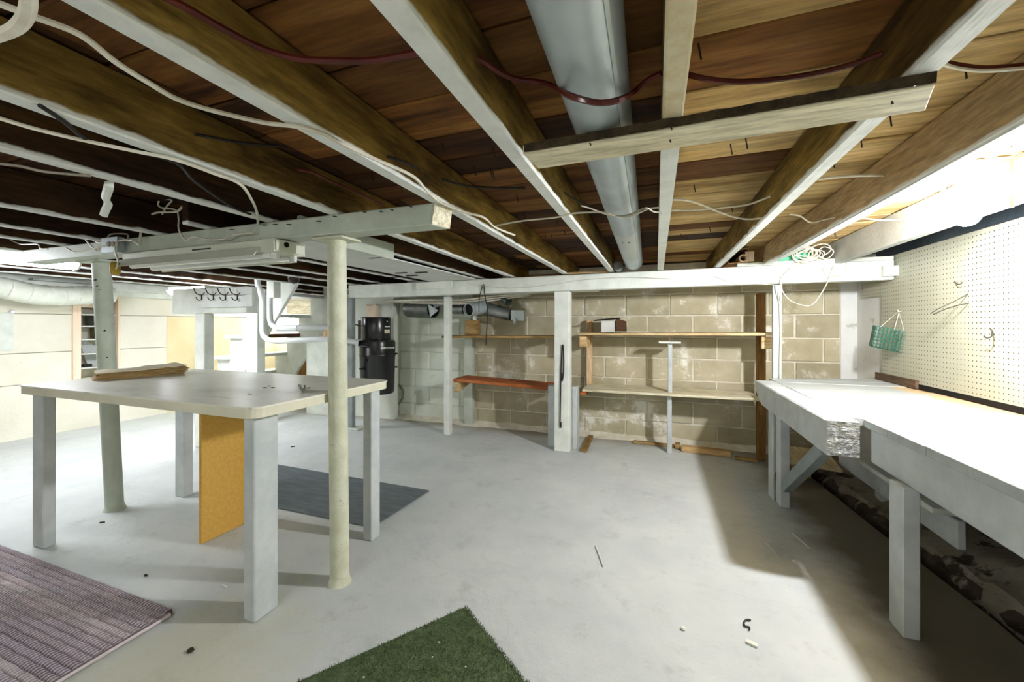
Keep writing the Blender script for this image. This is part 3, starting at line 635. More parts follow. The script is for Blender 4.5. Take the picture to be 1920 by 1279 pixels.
b = MB(); b.lathe((-.275, 3.10, 1.505), [(.034, 0), (.036, .0), (.036, .22), (.030, .22), (.030, .01), (.0, .01)], 20, axis=(0, 1, 0)); tag(b.build('pipe_stub', GALVDARK, smooth=True), 'short dull metal pipe stub beside the round duct at the beam', 'pipe')

# pale cross board nailed under the joists
t = thing('cross_board', (.08, .92, 1.452), 'pale board nailed across the joists below the round duct', 'board')
b = MB(); b.hexa([(-.295, .888, 1.452), (.44, .868, 1.452), (.475, .965, 1.452), (-.285, .985, 1.452), (-.295, .888, 1.4735), (.44, .868, 1.4735), (.475, .965, 1.4735), (-.285, .985, 1.4735)])
b.build('board', PALE_X, t, bevel=.002)
b = MB(); vs = []
for i in range(41):
    x = -.29 + .73 * i / 40; yy = .888 - .02 * i / 40 - .004 - .003 * mnoise.noise(Vector((x * 30, 0, 0))); vs += [(x, yy, 1.455), (x, yy - .002, 1.4735 + .002 * mnoise.noise(Vector((x * 40, 3, 0))))]
b.add(vs, [(i * 2, i * 2 + 2, i * 2 + 3, i * 2 + 1) for i in range(40)])
o = b.build('bark_edge', M('bark', '#2b2316', '#4a3d28', 30, .95, .8), t); o['label'] = 'dark waney bark edge'
for px, py in ((1258, 238), (1256, 262), (1106, 268), (1712, 155), (1672, 190)):
    q = at_z(px, py, 1.451); p = MB(); p.tube([q, q + Vector((.002, 0, -.006))], .0018, 5); p.build('nail', RUST, t)

# white sheet panel under the joists
t = thing('return_panel', (-1.7, 2.2, 1.44), 'white painted sheet panel under the joists beyond the sage beam', 'panel')
b = MB(); b.hexa([(-1.90, 1.30, 1.440), (-1.47, 1.30, 1.440), (-1.50, 3.20, 1.457), (-1.97, 3.20, 1.457), (-1.90, 1.30, 1.447), (-1.47, 1.30, 1.447), (-1.50, 3.20, 1.464), (-1.97, 3.20, 1.464)]); b.build('sheet', RIMWHITE, t)
b = MB(); b.box(-1.463, -1.438, 1.30, 1.95, 1.432, 1.525); b.build('side_board', GREENWHITE, t, bevel=.003)
for px, py in ((740, 520), (772, 517), (752, 512), (790, 511), (705, 483)):
    q = at_z(px, py, 1.4475); p = MB(); p.box(q.x - .05, q.x + .05, q.y - .01, q.y + .01, q.z - .003, q.z + .003); p.build('slot', RUST, t)

# duct offcuts hanging in the left shelf bay
t = thing('duct_boot', at_y(890, 580, 3.40), 'dull metal duct boot with an open round mouth hanging over the brown shelf', 'duct')
a = at_y(878, 581, 3.36); c = at_y(905, 577, 3.56)
b = MB(); b.lathe(a, [(.056, 0), (.060, 0), (.060, .05), (.058, .055), (.060, .06), (.060, (c - a).length), (.056, (c - a).length), (.056, .0)], 28, axis=c - a); b.build('round_mouth', GALV, t, smooth=True)
b = MB(); b.lathe(a + (c - a) * .12, [(.0555, 0), (0, .001)], 24, axis=c - a); b.build('dark_inside', DARK, t)  # dark disc painted as the shade inside the open mouth
e = at_y(962, 592, 3.66); d = at_y(985, 592, 3.66)
b = MB(); ax = (e - c).normalized(); u = ax.orthogonal().normalized(); vs = []
prof = []
for k in range(16):
    an = 2 * math.pi * k / 16; prof.append((math.cos(an), math.sin(an)))
for (p, sx, sz) in ((c, .059, .059), (c + (e - c) * .5, .07, .065), (e, .06, .055)):
    for (cx_, cz_) in prof: vs.append(p + Vector((.35, -.9, 0)) * 0 + Vector((cx_ * sx * .5, cx_ * sx * .85, cz_ * sz)))
b.add(vs, [(i * 16 + k, i * 16 + (k + 1) % 16, (i + 1) * 16 + (k + 1) % 16, (i + 1) * 16 + k) for i in range(2) for k in range(16)]); b.build('boot_body', GALVDARK, t, smooth=True)
b = MB(); b.bar(e - ax * .005, d, .09, .10); b.build('square_collar', GALV, t)
b = MB(); q = at_y(960, 598, 3.58); b.add([q, q + Vector((.045, .02, 0)), q + Vector((.022, .01, -.06))], [(0, 1, 2)]); b.build('torn_flap', GALVDARK, t)
b = MB(); b.lathe(at_y(935, 552, 3.62), [(.038, 0), (.042, 0), (.042, .08), (.045, .09), (.045, .17), (.04, .17)], 22, axis=at_y(966, 575, 3.5) - at_y(935, 552, 3.62)); tag(b.build('elbow_pipe', GALVDARK, smooth=True), 'small angled metal pipe above the duct boot', 'pipe')
b = MB(); b.lathe(at_y(851, 580, 3.62), [(.045, 0), (.05, 0), (.05, .12), (.045, .12)], 22, axis=(1, -.05, 0)); tag(b.build('duct_offcut', GALVDARK, smooth=True), 'short metal duct offcut behind the whitewashed end post', 'duct')
b = MB(); b.tube([at_y(x, y, 3.215) for x, y in ((907, 533), (910, 560), (914, 580), (913, 610), (911, 648))], .005, 6, smooth=3, flat=.4)
b.tube([at_y(x, y, 3.215) for x, y in ((906, 534), (899, 556), (898, 585))], .004, 5, smooth=2, flat=.4)
tag(b.build('hanging_strap', RUBBER), 'thin black strap hanging over the beam around the duct boot', 'strap')
for k, (yy, zz) in enumerate(((3.45, 1.315), (3.50, 1.30), (3.55, 1.285))):
    b = MB(); b.tube([(-2.7, yy, 1.30), (-2.2, yy, zz - .01), (-1.75, yy, zz - .02), (-1.45, yy, zz + .01), (-1.1, yy, 1.335)], .009, 6, smooth=4)
    tag(b.build('white_cable', WIREWHITE), ('uppermost', 'middle', 'lowest')[k] + ' white cable of three slung below the beam by the duct boot', 'cable', 'cables slung below the beam')
# broken collar in the missing block of the sage wall
t = thing('wall_thimble', at_y(790, 585, 3.78), 'blackened metal duct stub in the hole of the sage block wall', 'duct')
a = Vector((-2.60, 3.79, 1.235)); c = Vector((-2.25, 3.72, 1.225))
b = MB(); b.lathe(a, [(.09, 0), (.095, 0), (.095, .15), (.097, .155), (.095, .16), (.098, .36), (.09, .36), (.088, .02)], 26, axis=c - a); b.build('collar', GALVDARK, t, smooth=True)
b = MB(); b.lathe(a + (c - a) * .9, [(.088, 0), (0, 0)], 26, axis=c - a); b.build('stub_shade', DARK, t)  # dark disc painted as the shade inside the open stub
q = a + (c - a); b = MB(); b.add([q + Vector((0, -.1, .05)), q + Vector((.10, -.06, -.02)), q + Vector((.02, -.09, -.09))], [(0, 1, 2)]); b.add([q + Vector((.0, -.05, .09)), q + Vector((.13, -.02, .05)), q + Vector((.05, -.05, 0))], [(0, 1, 2)]); b.build('torn_tab', GALV, t)

# ================================================================== TABLE
t = thing('work_table', (-2.0, 1.3, 0), 'cream laminate table with blue grey board legs beside the round column', 'table')
def rrect(x0, x1, y0, y1, r, n=5):
    o = []
    for cx, cy, a0 in ((x1 - r, y0 + r, -90), (x1 - r, y1 - r, 0), (x0 + r, y1 - r, 90), (x0 + r, y0 + r, 180)):
        for i in range(n + 1):
            a = math.radians(a0 + 90 * i / n); o.append((cx + r * math.cos(a), cy + r * math.sin(a)))
    return o
b = MB(); b.prism(rrect(-2.745, -1.238, .93, 1.655, .05), .772, .778, 'Z'); b.build('tabletop', TABLETOP, t)
b = MB(); b.prism(rrect(-2.742, -1.241, .933, 1.652, .05), .740, .772, 'Z'); b.build('edge_band', TABLEEDGE, t)
for x0, x1, y0, y1 in ((-2.85 + .06, -2.70, 1.0, 1.045), (-1.382, -1.328, 1.005, 1.10), (-1.350, -1.298, 1.58, 1.645), (-2.78, -2.70, 1.59, 1.645)):
    b = MB(); b.box(x0, x1, y0, y1, 0, .74); b.build('leg', BLUEGREY, t, bevel=.004)
b = MB(); b.box(-1.275, -1.239, 1.285, 1.32, .741, .771); b.build('edge_patch', PINE_X, t)
b = MB(); b.box(-2.062, -2.042, 1.28, 1.60, .002, .738); tag(b.build('fibreboard_panel', HARDB, bevel=.002), 'yellow fibreboard panel standing on edge under the table', 'panel')
# kraft paper stack
t = thing('paper_bag_stack', at_z(240, 705, .778), 'crumpled stack of folded brown kraft paper on the table', 'paper')
A = Vector((-2.735, 1.20, .779)); B = Vector((-2.575, 1.135, .779)); Cc = Vector((-2.47, 1.475, .779)); D = Vector((-2.66, 1.52, .779))
for i in range(7):
    b = MB(); sh = Vector((random.uniform(-.012, .012), random.uniform(-.010, .010), 0)); z = .779 + .0052 * i; n = 8; vs = []
    for u in range(n + 1):
        for v in range(5):
            p = (A + (B - A) * (v / 4)) * (1 - u / n) + (D + (Cc - D) * (v / 4)) * (u / n); p = p + sh
            wv = .006 * (i / 6) * (.4 + mnoise.noise(Vector((u * .7, v * .5, i * .3)))) + .016 * (i / 6) * (u / n) ** 2
            vs.append((p.x, p.y, z + max(0, wv)))
    k = len(vs); vs += [(x, y, zz + .0045) for x, y, zz in vs]
    fs = [(u * 5 + v, u * 5 + v + 1, (u + 1) * 5 + v + 1, (u + 1) * 5 + v) for u in range(n) for v in range(4)]
    fs += [tuple(k + q for q in reversed(f)) for f in fs]
    rim_ = [u * 5 for u in range(n + 1)] + [n * 5 + v for v in range(1, 5)] + [u * 5 + 4 for u in range(n - 1, -1, -1)] + [v for v in range(3, 0, -1)]
    fs += [(rim_[j], rim_[(j + 1) % len(rim_)], k + rim_[(j + 1) % len(rim_)], k + rim_[j]) for j in range(len(rim_))]
    b.add(vs, fs); b.build('folded_sheet', KRAFTPALE if i == 6 else KRAFT, t)
b = MB(); b.tube([at_z(x, y, z) for x, y, z in ((560, 722, .781), (565, 727, .781), (568, 731, .787), (572, 729, .80), (571, 723, .81))], .003, 6, smooth=3)
b.tube([at_z(563, 721, .80), at_z(564, 729, .781), at_z(582, 727, .781)], .0025, 5)
tag(b.build('bent_hook', METAL), 'bent wire hook lying on the table', 'hook')
for i, (px, py) in enumerate(((468, 739), (497, 727), (512, 727), (505, 724))):
    b = MB(); q = at_z(px, py, .7785); b.box(q.x - .008, q.x + .008, q.y - .003, q.y + .003, .7783, .7798)
    tag(b.build('wood_chip', RUST), ('chip nearest the rounded corner', 'chip mid table', 'chip beside the bent hook', 'chip farthest back')[i] + ' of the dark chips on the table', 'chip', 'dark chips on the table')

# ================================================================== FLUORESCENT FIXTURES
t = thing('fluorescent_fixture', (-1.95, 1.26, 1.33), 'unlit fluorescent fixture under the sage beam', 'lamp')
b = MB(); b.box(-2.43, -1.44, 1.165, 1.30, 1.365, 1.399); b.build('housing', ENAMEL, t, bevel=.004)
b = MB(); b.prism([(1.13, 1.328), (1.155, 1.365), (1.31, 1.365), (1.335, 1.328), (1.331, 1.328), (1.307, 1.361), (1.158, 1.361), (1.134, 1.328)], -2.43, -1.50, 'X'); b.build('reflector', ENAMEL, t)
b = MB(); b.box(-1.50, -1.425, 1.16, 1.31, 1.345, 1.398); b.box(-1.425, -1.418, 1.165, 1.30, 1.350, 1.394); b.build('end_plate', ENAMEL, t, bevel=.002)
b = MB(); b.lathe((-1.4175, 1.21, 1.378), [(.011, 0), (.011, .003), (0, .003)], 14, axis=(1, 0, 0)); o = b.build('knockout_hole', DARK, t)
for yy in (1.19, 1.275):
    b = MB(); b.box(-1.47, -1.44, yy - .008, yy + .008, 1.318, 1.352); o = b.build('tube_socket', WHITE, t, bevel=.002)
    b = MB(); b.tube([(-2.40, yy, 1.338), (-1.47, yy, 1.338)], .0125, 12); b.build('lamp_tube', TUBEOFF, t, smooth=True)
b = MB(); b.box(-1.92, -1.80, 1.1640, 1.166, 1.378, 1.384); b.build('slot', RUST, t)
def lit(name, a, c, wd, label, mat, cap_mat):
    t = thing(name, Vector(a), label, 'lamp')
    a = Vector(a); c = Vector(c)
    b = MB(); b.bar(a + Vector((0, 0, .06)), c + Vector((0, 0, .06)), wd * .8, .03); b.build('housing', ENAMEL, t)
    d = (c - a).normalized(); sd = d.cross(UP).normalized()
    b = MB(); pr = []
    for i in range(9):
        an = math.pi * i / 8; pr.append((math.cos(an) * wd / 2, -math.sin(an) * .045))
    vs = [p + sd * x + UP * (.045 + z) for p in (a, c) for x, z in pr]; b.add(vs, [(i, i + 1, 9 + i + 1, 9 + i) for i in range(8)] + [tuple(range(9)), tuple(range(17, 8, -1)), (0, 9, 17, 8)]); b.build('diffuser', mat, t, smooth=True)
    for p, q in ((a, -1), (c, 1)):
        b = MB(); vs = [p + d * q * k + sd * x * 1.05 + UP * (.047 + z * 1.05) for k in (0, .012) for x, z in pr]; b.add(vs, [(i, i + 1, 9 + i + 1, 9 + i) for i in range(8)] + [tuple(range(9)), tuple(range(17, 8, -1)), (0, 9, 17, 8)]); b.build('end_cap', cap_mat, t)
    return t
lit('fluorescent_lamp', (-4.36, 2.50, 1.335), (-3.85, 2.50, 1.335), .15, 'lit wraparound lamp above the coat hooks', TUBE, CARDPALE)
lit('fluorescent_lamp', (-3.78, .75, 1.43), (-3.78, 1.55, 1.43), .13, 'lit lamp over the left wall side, past the free beam end', TUBE, ENAMEL)
lit('fluorescent_lamp', (-5.25, 3.75, 1.38), (-4.72, 3.75, 1.38), .12, 'hidden lamp added behind the hook board to light the stair', TUBEDIM, ENAMEL)  # lamp added out of sight to brighten the stair
lq = at_y(518, 605, 4.44); lr = at_y(556, 605, 4.44)
b = MB(); b.box(lq.x, lr.x, 4.43, 4.485, 1.04, 1.13); tag(b.build('window_lamp', TUBEDIM, bevel=.006), 'bright lit lamp panel seen low between the stair treads', 'lamp')
lit('fluorescent_lamp', (-1.6, -1.05, 1.39), (-.3, -1.05, 1.39), .16, 'unseen fill lamp added in the part of the cellar behind the camera', REARFILL, ENAMEL)  # fill lamp added out of sight behind the camera

# ================================================================== STAIR
t = thing('open_stair', (-4.0, 3.7, 0), 'white open tread stair with sawtooth stringers climbing beside the slate stud', 'stair')
RISE, RUN, TX, TZ = .242, .205, -4.80, .69
def tread_x(z): return TX + (z - .69) / RISE * RUN       # nosing
def stringer(y0, y1, mat):
    zs = [.21, .45, .69, .932, 1.174, 1.416]
    poly = [(-4.83 + (0 - .69 + .56) * .8 - .0, 0)]
    poly = []
    for z in zs:
        x = tread_x(z) + .03; poly += [(x, z - RISE if z > .25 else 0), (x, z - .03)]
    xt = tread_x(1.416) + .24; poly += [(xt, 1.386), (xt, 1.60)]
    lowz = lambda x: .514 + (x + 4.34) * 1.25
    poly += [(xt + .14, 1.60), (-4.34 + (1.60 - .514) / 1.25 + .0, 1.60)] if xt + .14 < -4.34 + (1.6 - .514) / 1.25 else [(-4.34 + (1.60 - .514) / 1.25, 1.60)]
    poly += [(-4.34 + (0 - .514) / 1.25, 0)]
    b = MB(); b.prism(poly, y0, y1, 'Y'); return b.build('stringer', mat, t, bevel=.003)
stringer(3.16, 3.20, WHITE); stringer(3.90, 3.94, WHITE)
for i, z in enumerate((.21, .45, .69, .932, 1.174, 1.416)):
    x = tread_x(z)
    b = MB(); b.box(x, x + .25, 3.115, 4.30, z - .03, z + .006); b.build('tread', WHITE if z < 1.0 else BLUEGREY, t, bevel=.004)
b = MB(); x = tread_x(.932) + .251; b.box(x, x + .02, 3.21, 3.89, .90, .945); o = b.build('riser_strip', M('red_brown_strip', '#5e3a2c', '#4d2d22', 10, .7, .1), t); o['label'] = 'red brown bare strip under a tread'
b = MB(); b.box(-3.90, -3.36, 3.60, 3.63, 0, .885); tag(b.build('plywood_partition', WHITE, bevel=.003), 'low white plywood partition beside the stair', 'panel')
for i, (x0, x1, z0, z1, mt) in enumerate(((-5.2, -3.4, 1.21, 1.42, PALE_X), (-4.6, -4.35, .6, 1.2, PINE_Z), (-5.0, -4.7, .3, .9, BROWN_Z))):
    simple('stairwell_board', x0, x1, 4.44, 4.485, z0, z1, mt, ('wide pale board high on the wall beyond the stair', 'yellow pine board upright beyond the stair treads', 'brown board seen low through the stair')[i], 'board')
simple('stair_post', -4.09, -3.93, 3.00, 3.10, 0, 1.44, WHITE, 'white square post in front of the stair with plastic pipes on it', 'post', .006)
simple('stair_post', -3.745, -3.625, 2.29, 2.375, 0, 1.15, WHITE, 'white square post under the coat hook board', 'post', .006)
simple('hook_beam', -4.06, -3.13, 2.30, 2.40, 1.151, 1.37, WHITE, 'white header beam over the post by the stair', 'beam', .006)
t = thing('coat_hook_board', (-3.5, 2.28, 1.2), 'white board with four black wire coat hooks', 'hook rack')
hb0 = at_y(378, 548, 2.28); hb1 = at_y(474, 542, 2.28)
b = MB(); b.hexa([(hb0.x, 2.275, 1.20), (hb1.x, 2.275, 1.20), (hb1.x, 2.299, 1.20), (hb0.x, 2.299, 1.20), (hb0.x, 2.275, 1.362), (hb1.x, 2.275, 1.362), (hb1.x, 2.299, 1.362), (hb0.x, 2.299, 1.362)]); b.build('board', RIMWHITE, t, bevel=.003)
for px in (376, 398, 420.5, 443):
    p = MB(); f = lambda dx, dy, k=0: at_y(px + dx, 553 + dy, 2.272 - k * .7)
    p.tube([f(-13, -13, .06), f(-9, -4, .05), f(-2, 0, .02), f(2, 0, 0)], .004, 6, smooth=3)
    p.tube([f(7, -4, .06), f(4, -1, .03), f(0, 0, .01)], .004, 6, smooth=3)
    p.tube([f(2, 0, 0), f(2, 10, 0)], .005, 6); p.tube([f(2, 9, 0), f(-4, 10, .04), f(-8, 6, .06), f(-8, 4, .06)], .004, 6, smooth=3)
    p.build('hook', IRON, t)
# central vacuum pipes
b = MB(); P = lambda x, y, Y=2.97: at_y(x, y, Y)
b.tube([P(494, 506), P(487, 509), P(483, 518), P(484, 535), P(490, 552), P(492, 575), P(492, 610), P(494, 628), P(503, 637), P(520, 640), P(560, 638), P(615, 636, 3.05), P(640, 638, 3.12), P(672, 642, 3.22)], .027, 14, smooth=5)
tag(b.build('vacuum_pipe', PVC, smooth=True), 'lower white plastic pipe bending from the stair post to the canister', 'pipe', None)
b = MB(); b.tube([P(497, 505), P(505, 512), P(506, 540), P(506, 585), P(508, 605), P(516, 613), P(530, 616), P(570, 615, 3.0), P(612, 613, 3.1), P(640, 612, 3.2)], .027, 14, smooth=5)
b.tube([P(520, 615), P(560, 615.5, 2.99)], .034, 14)
tag(b.build('vacuum_pipe', PVC, smooth=True), 'upper white plastic pipe with a thick sleeve behind the round column', 'pipe', None)
simple('switch_box', *(lambda a, c: (a.x, c.x, 2.88, 2.96, c.z, a.z))(at_y(513, 526, 2.96), at_y(527, 559, 2.96)), WHITE, 'narrow white electrical box under the joists by the stair post', 'box', .006)
t = thing('glass_globe', at_y(551, 521, 2.9), 'clear round glass globe lamp by the top of the stair', 'lamp')
b = MB(); g0 = at_y(551, 522, 2.9); b.lathe(g0 - Vector((0, 0, .055)), [(.001, 0), (.03, .008), (.05, .03), (.055, .055), (.05, .08), (.03, .102), (.022, .11)], 24); b.build('globe', GLASSM, t, smooth=True)
b = MB(); b.lathe(g0 + Vector((0, 0, .055)), [(.028, 0), (.028, .03), (.04, .035), (.04, .055), (0, .055)], 18); b.build('socket', CERAMIC, t, smooth=True)
# black canister
vc = Vector((-2.80, 3.505, 0))
t = thing('vacuum_canister', (vc.x, vc.y, .33), 'black central vacuum canister mounted behind the slate stud', 'vacuum')
b = MB(); b.lathe(vc, [(.0, .33), (.165, .33), (.172, .36), (.182, .72), (.186, .725), (.186, .745), (.183, .75), (.185, .86), (.18, .885), (.165, .895), (.0, .895)], 40); b.build('drum', GUNMETAL, t, smooth=True)
b = MB(); b.lathe(vc + Vector((-.02, 0, 0)), [(.15, .896), (.152, .90), (.152, 1.125), (.148, 1.135), (.0, 1.137)], 40); b.build('motor_head', BLACK, t, smooth=True)
b = MB(); b.lathe(vc + Vector((-.155, -.03, 0)), [(.06, .896), (.06, 1.10), (.0, 1.105)], 20); b.build('side_housing', RUBBER, t, smooth=True)
def wrap(a0, a1, r, z0, z1, mat, name, c=vc, n=8):
    b = MB(); vs = []
    for i in range(n + 1):
        a = math.radians(a0 + (a1 - a0) * i / n); vs += [(c.x + r * math.sin(a), c.y - r * math.cos(a), z0), (c.x + r * math.sin(a), c.y - r * math.cos(a), z1)]
    b.add(vs, [(i * 2, i * 2 + 2, i * 2 + 3, i * 2 + 1) for i in range(n)]); return b.build(name, mat, t, smooth=True)
wrap(48, 104, .1875, .805, .822, WHITE, 'name_strip')
for i in range(9): wrap(62 + i * 3.6, 64 + i * 3.6 + (.8 if i % 3 else 0), .1880, .8085, .8185, BLACK, 'lettering', n=2)
mc = vc + Vector((-.02, 0, 0))
wrap(72, 103, .1545, .965, 1.005, PALE_X, 'data_label', mc); wrap(74, 104, .1545, 1.03, 1.042, WHITE, 'data_label', mc); wrap(82, 88, .1545, 1.085, 1.097, WHITE, 'switch', mc, 3)
b = MB(); q = at_y(674, 644, 3.33); b.lathe(q, [(.032, 0), (.034, .0), (.034, .03), (.04, .06), (.05, .12), (.0, .13)], 18, axis=(1, .12, 0)); b.build('inlet_nozzle', BLACK, t, smooth=True)
for zz, aa in ((.60, -10), (.60, 122), (.745, 122), (.69, 0)):
    a = math.radians(aa); q = Vector((vc.x + .186 * math.sin(a), vc.y - .186 * math.cos(a), zz)); p = MB()
    p.bar(q - Vector((.045 if aa < 0 and zz < .65 else .012, 0, 0)), q + Vector((.02, 0, 0)), .016, .016); p.build('latch', BLACK, t)
b = MB(); b.tube([at_y(650, 606, 3.25), at_y(656, 610, 3.25), at_y(668, 609, 3.30), vc + Vector((-.2, -.02, 1.03))], .006, 6, smooth=4); b.build('power_cord', RUBBER, t)
t = thing('wall_vent_box', at_y(695, 580, 3.70), 'cream plastic box with vent slots on the wall over the canister', 'box')
q0 = at_y(691, 571, 3.70); q1 = at_y(709, 592, 3.70)
b = MB(); b.box(q0.x, q1.x, 3.66, 3.713, q1.z - .03, q0.z); b.build('cover', CARDPALE, t, bevel=.004)
for i in range(4):
    b = MB(); x = q0.x + .012 + i * .022; b.box(x, x + .012, 3.658, 3.662, q0.z - .016, q0.z - .008); b.build('slot', DARK, t)
b = MB(); b.tube([at_y(x, y, 3.29) for x, y in ((652, 545), (656, 556), (653, 570), (649, 585), (652, 592), (651, 606))], .004, 5, smooth=4)
tag(b.build('black_wire', WIREBLACK), 'black wire hanging down the slate stud beside the round column', 'wire')
# left shelf niche
t = thing('niche_shelving', (XL - .12, 2.45, .5), 'white shelves inside the pine framed niche of the cream wall', 'shelving')
for z in (1.165, 1.045, .907, .76, .615):
    b = MB(); b.box(XL - .24, XL - .01, NY0 + .012, NY1 - .012, z - .012, z); b.build('shelf', WHITE, t)
b = MB(); b.box(XL - .258, XL - .25, NY0, NY1, NZ0, NZ1); b.build('back', CREAM, t)
b = MB(); b.prism([(2.44, .615), (2.59, .615), (2.59, .76), (2.40, .90), (2.36, .90)], XL - .2, XL - .18, 'X'); b.build('diagonal_board', BLUEGREY, t)
tj = thing('door_1', (XL, 2.45, NZ0), 'new pine jambs framing the shelf niche', 'frame', None, 'structure')
for y0, y1 in ((NY0 - .05, NY0 + .01), (NY1 - .006, NY1 + .012)):
    b = MB(); b.box(XL - .1, XL + .02, y0, y1, NZ0, NZ1 - .01); b.build('jamb', PEACH, tj, bevel=.002)
b = MB(); b.box(XL - .1, XL + .02, NY0 + .01, NY1 - .01, NZ1 - .012, NZ1 - .002); b.build('head', PEACH, tj)
b = MB(); b.box(XL - .2, XL - .03, NY0 + .03, NY1 - .02, 1.235, 1.32); tag(b.build('storage_carton', CARDPALE, bevel=.003), 'pale carton on the top niche shelf', 'carton')
b = MB(); b.box(XL - .2, XL - .04, NY0 + .13, NY1 - .02, 1.047, 1.15); tag(b.build('dark_bin', M('dark_grey_bin', '#3d4038', '#565a50', 20, .7, .2), bevel=.004), 'dark grey bin on the second niche shelf', 'bin')
b = MB(); b.box(XL - .2, XL - .04, NY0 + .17, NY1 - .02, .909, 1.02); tag(b.build('dark_bin', M('olive_bin', '#4a4630', '#6b673f', 20, .7, .2), bevel=.004), 'olive bin on the third niche shelf', 'bin')
b = MB(); b.box(XL - .12, XL - .06, NY0 + .06, NY0 + .13, .617, .645); tag(b.build('small_box', RUBBER, bevel=.003), 'small black box on the lowest niche shelf', 'box')
# flexible white duct along the left wall
b = MB(); path = [Vector((-5.13, 1.2, 1.40)), Vector((-5.13, 1.62, 1.37)), Vector((-5.13, 1.83, 1.325)), Vector((-5.16, 2.02, 1.32)), Vector((-5.2, 2.2, 1.34)), Vector((-5.25, 2.42, 1.36))]
b.tube(path, .088, 20, smooth=8)
t = thing('flex_duct', (-5.15, 1.9, 1.24), 'white flexible duct sagging along the top of the cream wall', 'duct')
b.build('hose', FLEX, t, smooth=True)
for i in range(9):
    k = .05 + i * .11; f = k * (len(path) - 1); j = int(f); p = path[j].lerp(path[min(j + 1, len(path) - 1)], f - j); d = (path[min(j + 1, len(path) - 1)] - path[j]).normalized()
    q = MB(); q.lathe(p, [(.086, -.006), (.093, 0), (.086, .006)], 20, axis=d); q.build('rib', FLEX, t, smooth=True)
b = MB(); b.box(-5.26, -5.18, 1.86, 2.25, 1.452, 1.47); tag(b.build('metal_hanger', GALVDARK), 'dark metal hanger plate above the white flex duct', 'hanger')
b = MB(); q = at_x(22, 585, XL + .01); b.lathe(q, [(.018, 0), (.018, .02), (.012, .03), (0, .03)], 14, axis=(1, 0, 0)); tag(b.build('wall_insulator', CERAMIC, smooth=True), 'small white ceramic insulator on the cream wall by the picture edge', 'insulator')

# ================================================================== BENCH
BZ = .675
t = thing('work_bench', (1.1, 1.9, 0), 'long white plank workbench in front of the pegboard', 'workbench')
b = MB(); b.hexa([(.775, 3.12, BZ - .10), (.64, 3.12, BZ - .10), (.64, 1.915, .53), (.752, 1.925, .53), (.775, 3.12, BZ), (.64, 3.12, BZ), (.64, 1.915, BZ), (.752, 1.925, BZ)])
b = MB()
prof = [(1.92, .53), (2.95, .535), (3.07, .585), (3.125, .625), (3.125, BZ), (1.92, BZ)]
b.prism(prof, .637, .748, 'X'); b.build('front_timber', BLUEGREY, t, bevel=.006)
b = MB(); vs = []; n = 12
for i in range(n + 1):
    for j in range(n + 1): vs.append((.640 + .106 * i / n, 1.916 - .004 * abs(mnoise.noise(Vector((i * .9, j * .9, 2)))), .533 + .138 * j / n))
b.add(vs, [(i * (n + 1) + j, (i + 1) * (n + 1) + j, (i + 1) * (n + 1) + j + 1, i * (n + 1) + j + 1) for i in range(n) for j in range(n)])
o = b.build('sawn_end', M('rough_end_grain', '#d5d8d6', '#8c9090', 70, .9, 1.0, stretch=(1, 1, 2), fine=90), t); o['label'] = 'rough saw marked end of the front timber'
y = 3.48; i = 0
while y > -.2:
    wd = (.20, .19, .22, .175, .21)[i % 5]; y0 = y - wd; far = y0 > 1.93
    if not far and y > 2.0: y0 = 1.995
    xs = .752 if (far or y > 2.0) else .79 + .012 * mnoise.noise(Vector((y * 7, 0, 0)))
    b = MB(); dz = random.uniform(-.004, .001)
    nseg = 5; vs = []
    ya, yb2 = (3.265, 3.48) if y > 3.4 else (y - .0004, y - .0004)
    ye = (3.18, y0 + .0004) if y > 3.4 else ((3.178, y0 + .0004) if False else (y0 + .0004, y0 + .0004))
    if abs(y - 3.28) < .01: ya = 3.176; 
    b.hexa([(xs, ye[0], BZ - .033 + dz), (XR - .002, ye[1], BZ - .033 + dz), (XR - .002, yb2, BZ - .033 + dz), (xs, ya, BZ - .033 + dz), (xs, ye[0], BZ + dz), (XR - .002, ye[1], BZ + dz), (XR - .002, yb2, BZ + dz), (xs, ya, BZ + dz)])
    b.build('plank', BENCHTOP, t, bevel=.003); y = y0; i += 1
b = MB(); b.box(.802, .842, -.2, 1.97, .505, .642); b.build('apron', BLUEGREY, t, bevel=.005)
b = MB(); b.box(.845, XR - .03, 1.93, 1.965, .53, .64); b.build('cross_rail', BLUEGREY, t)
b = MB(); b.box(.76, XR - .03, 3.10, 3.14, .54, .64); b.build('cross_rail', BLUEGREY, t)
for x0, x1, y0, y1, z in ((.672, .722, 2.68, 2.765, .532), (.775 + .07, .825 + .07, 1.70, 1.785, .505), (1.22, 1.27, 2.86, 2.95, .64), (1.33, 1.38, 1.0, 1.09, .64), (.845, .895, .2, .29, .64)):
    if x0 > .8 and x0 < .86 and y0 > 1: x0, x1 = .778, .826; 
    b = MB(); b.box(x0, x1, y0, y1, 0 if x0 < 1 else .03, z); b.build('leg', BLUEGREY, t, bevel=.004)
b = MB(); b.box(.655, .668, 2.77, 2.86, 0, .532); b.build('leg_batten', BLUEGREY, t, bevel=.003)
b = MB(); b.bar((.697, 2.66, .13), (.697, 2.10, .515), .045, .062); b.build('brace', SLATE, t, bevel=.003)
b = MB(); b.bar((1.20, 2.2, .17), (1.20, 3.35, .15), .03, .12); b.build('back_stretcher', BLUEGREY, t, bevel=.004)
b = MB(); b.bar((1.15, 2.2, .26), (1.15, 3.3, .26), .09, .025); b.build('back_stretcher', WHITE, t, bevel=.003)
t = thing('plywood_offcut', (1.0, 3.4, 0), 'tan plywood offcut lying low under the far bench end', 'plywood')
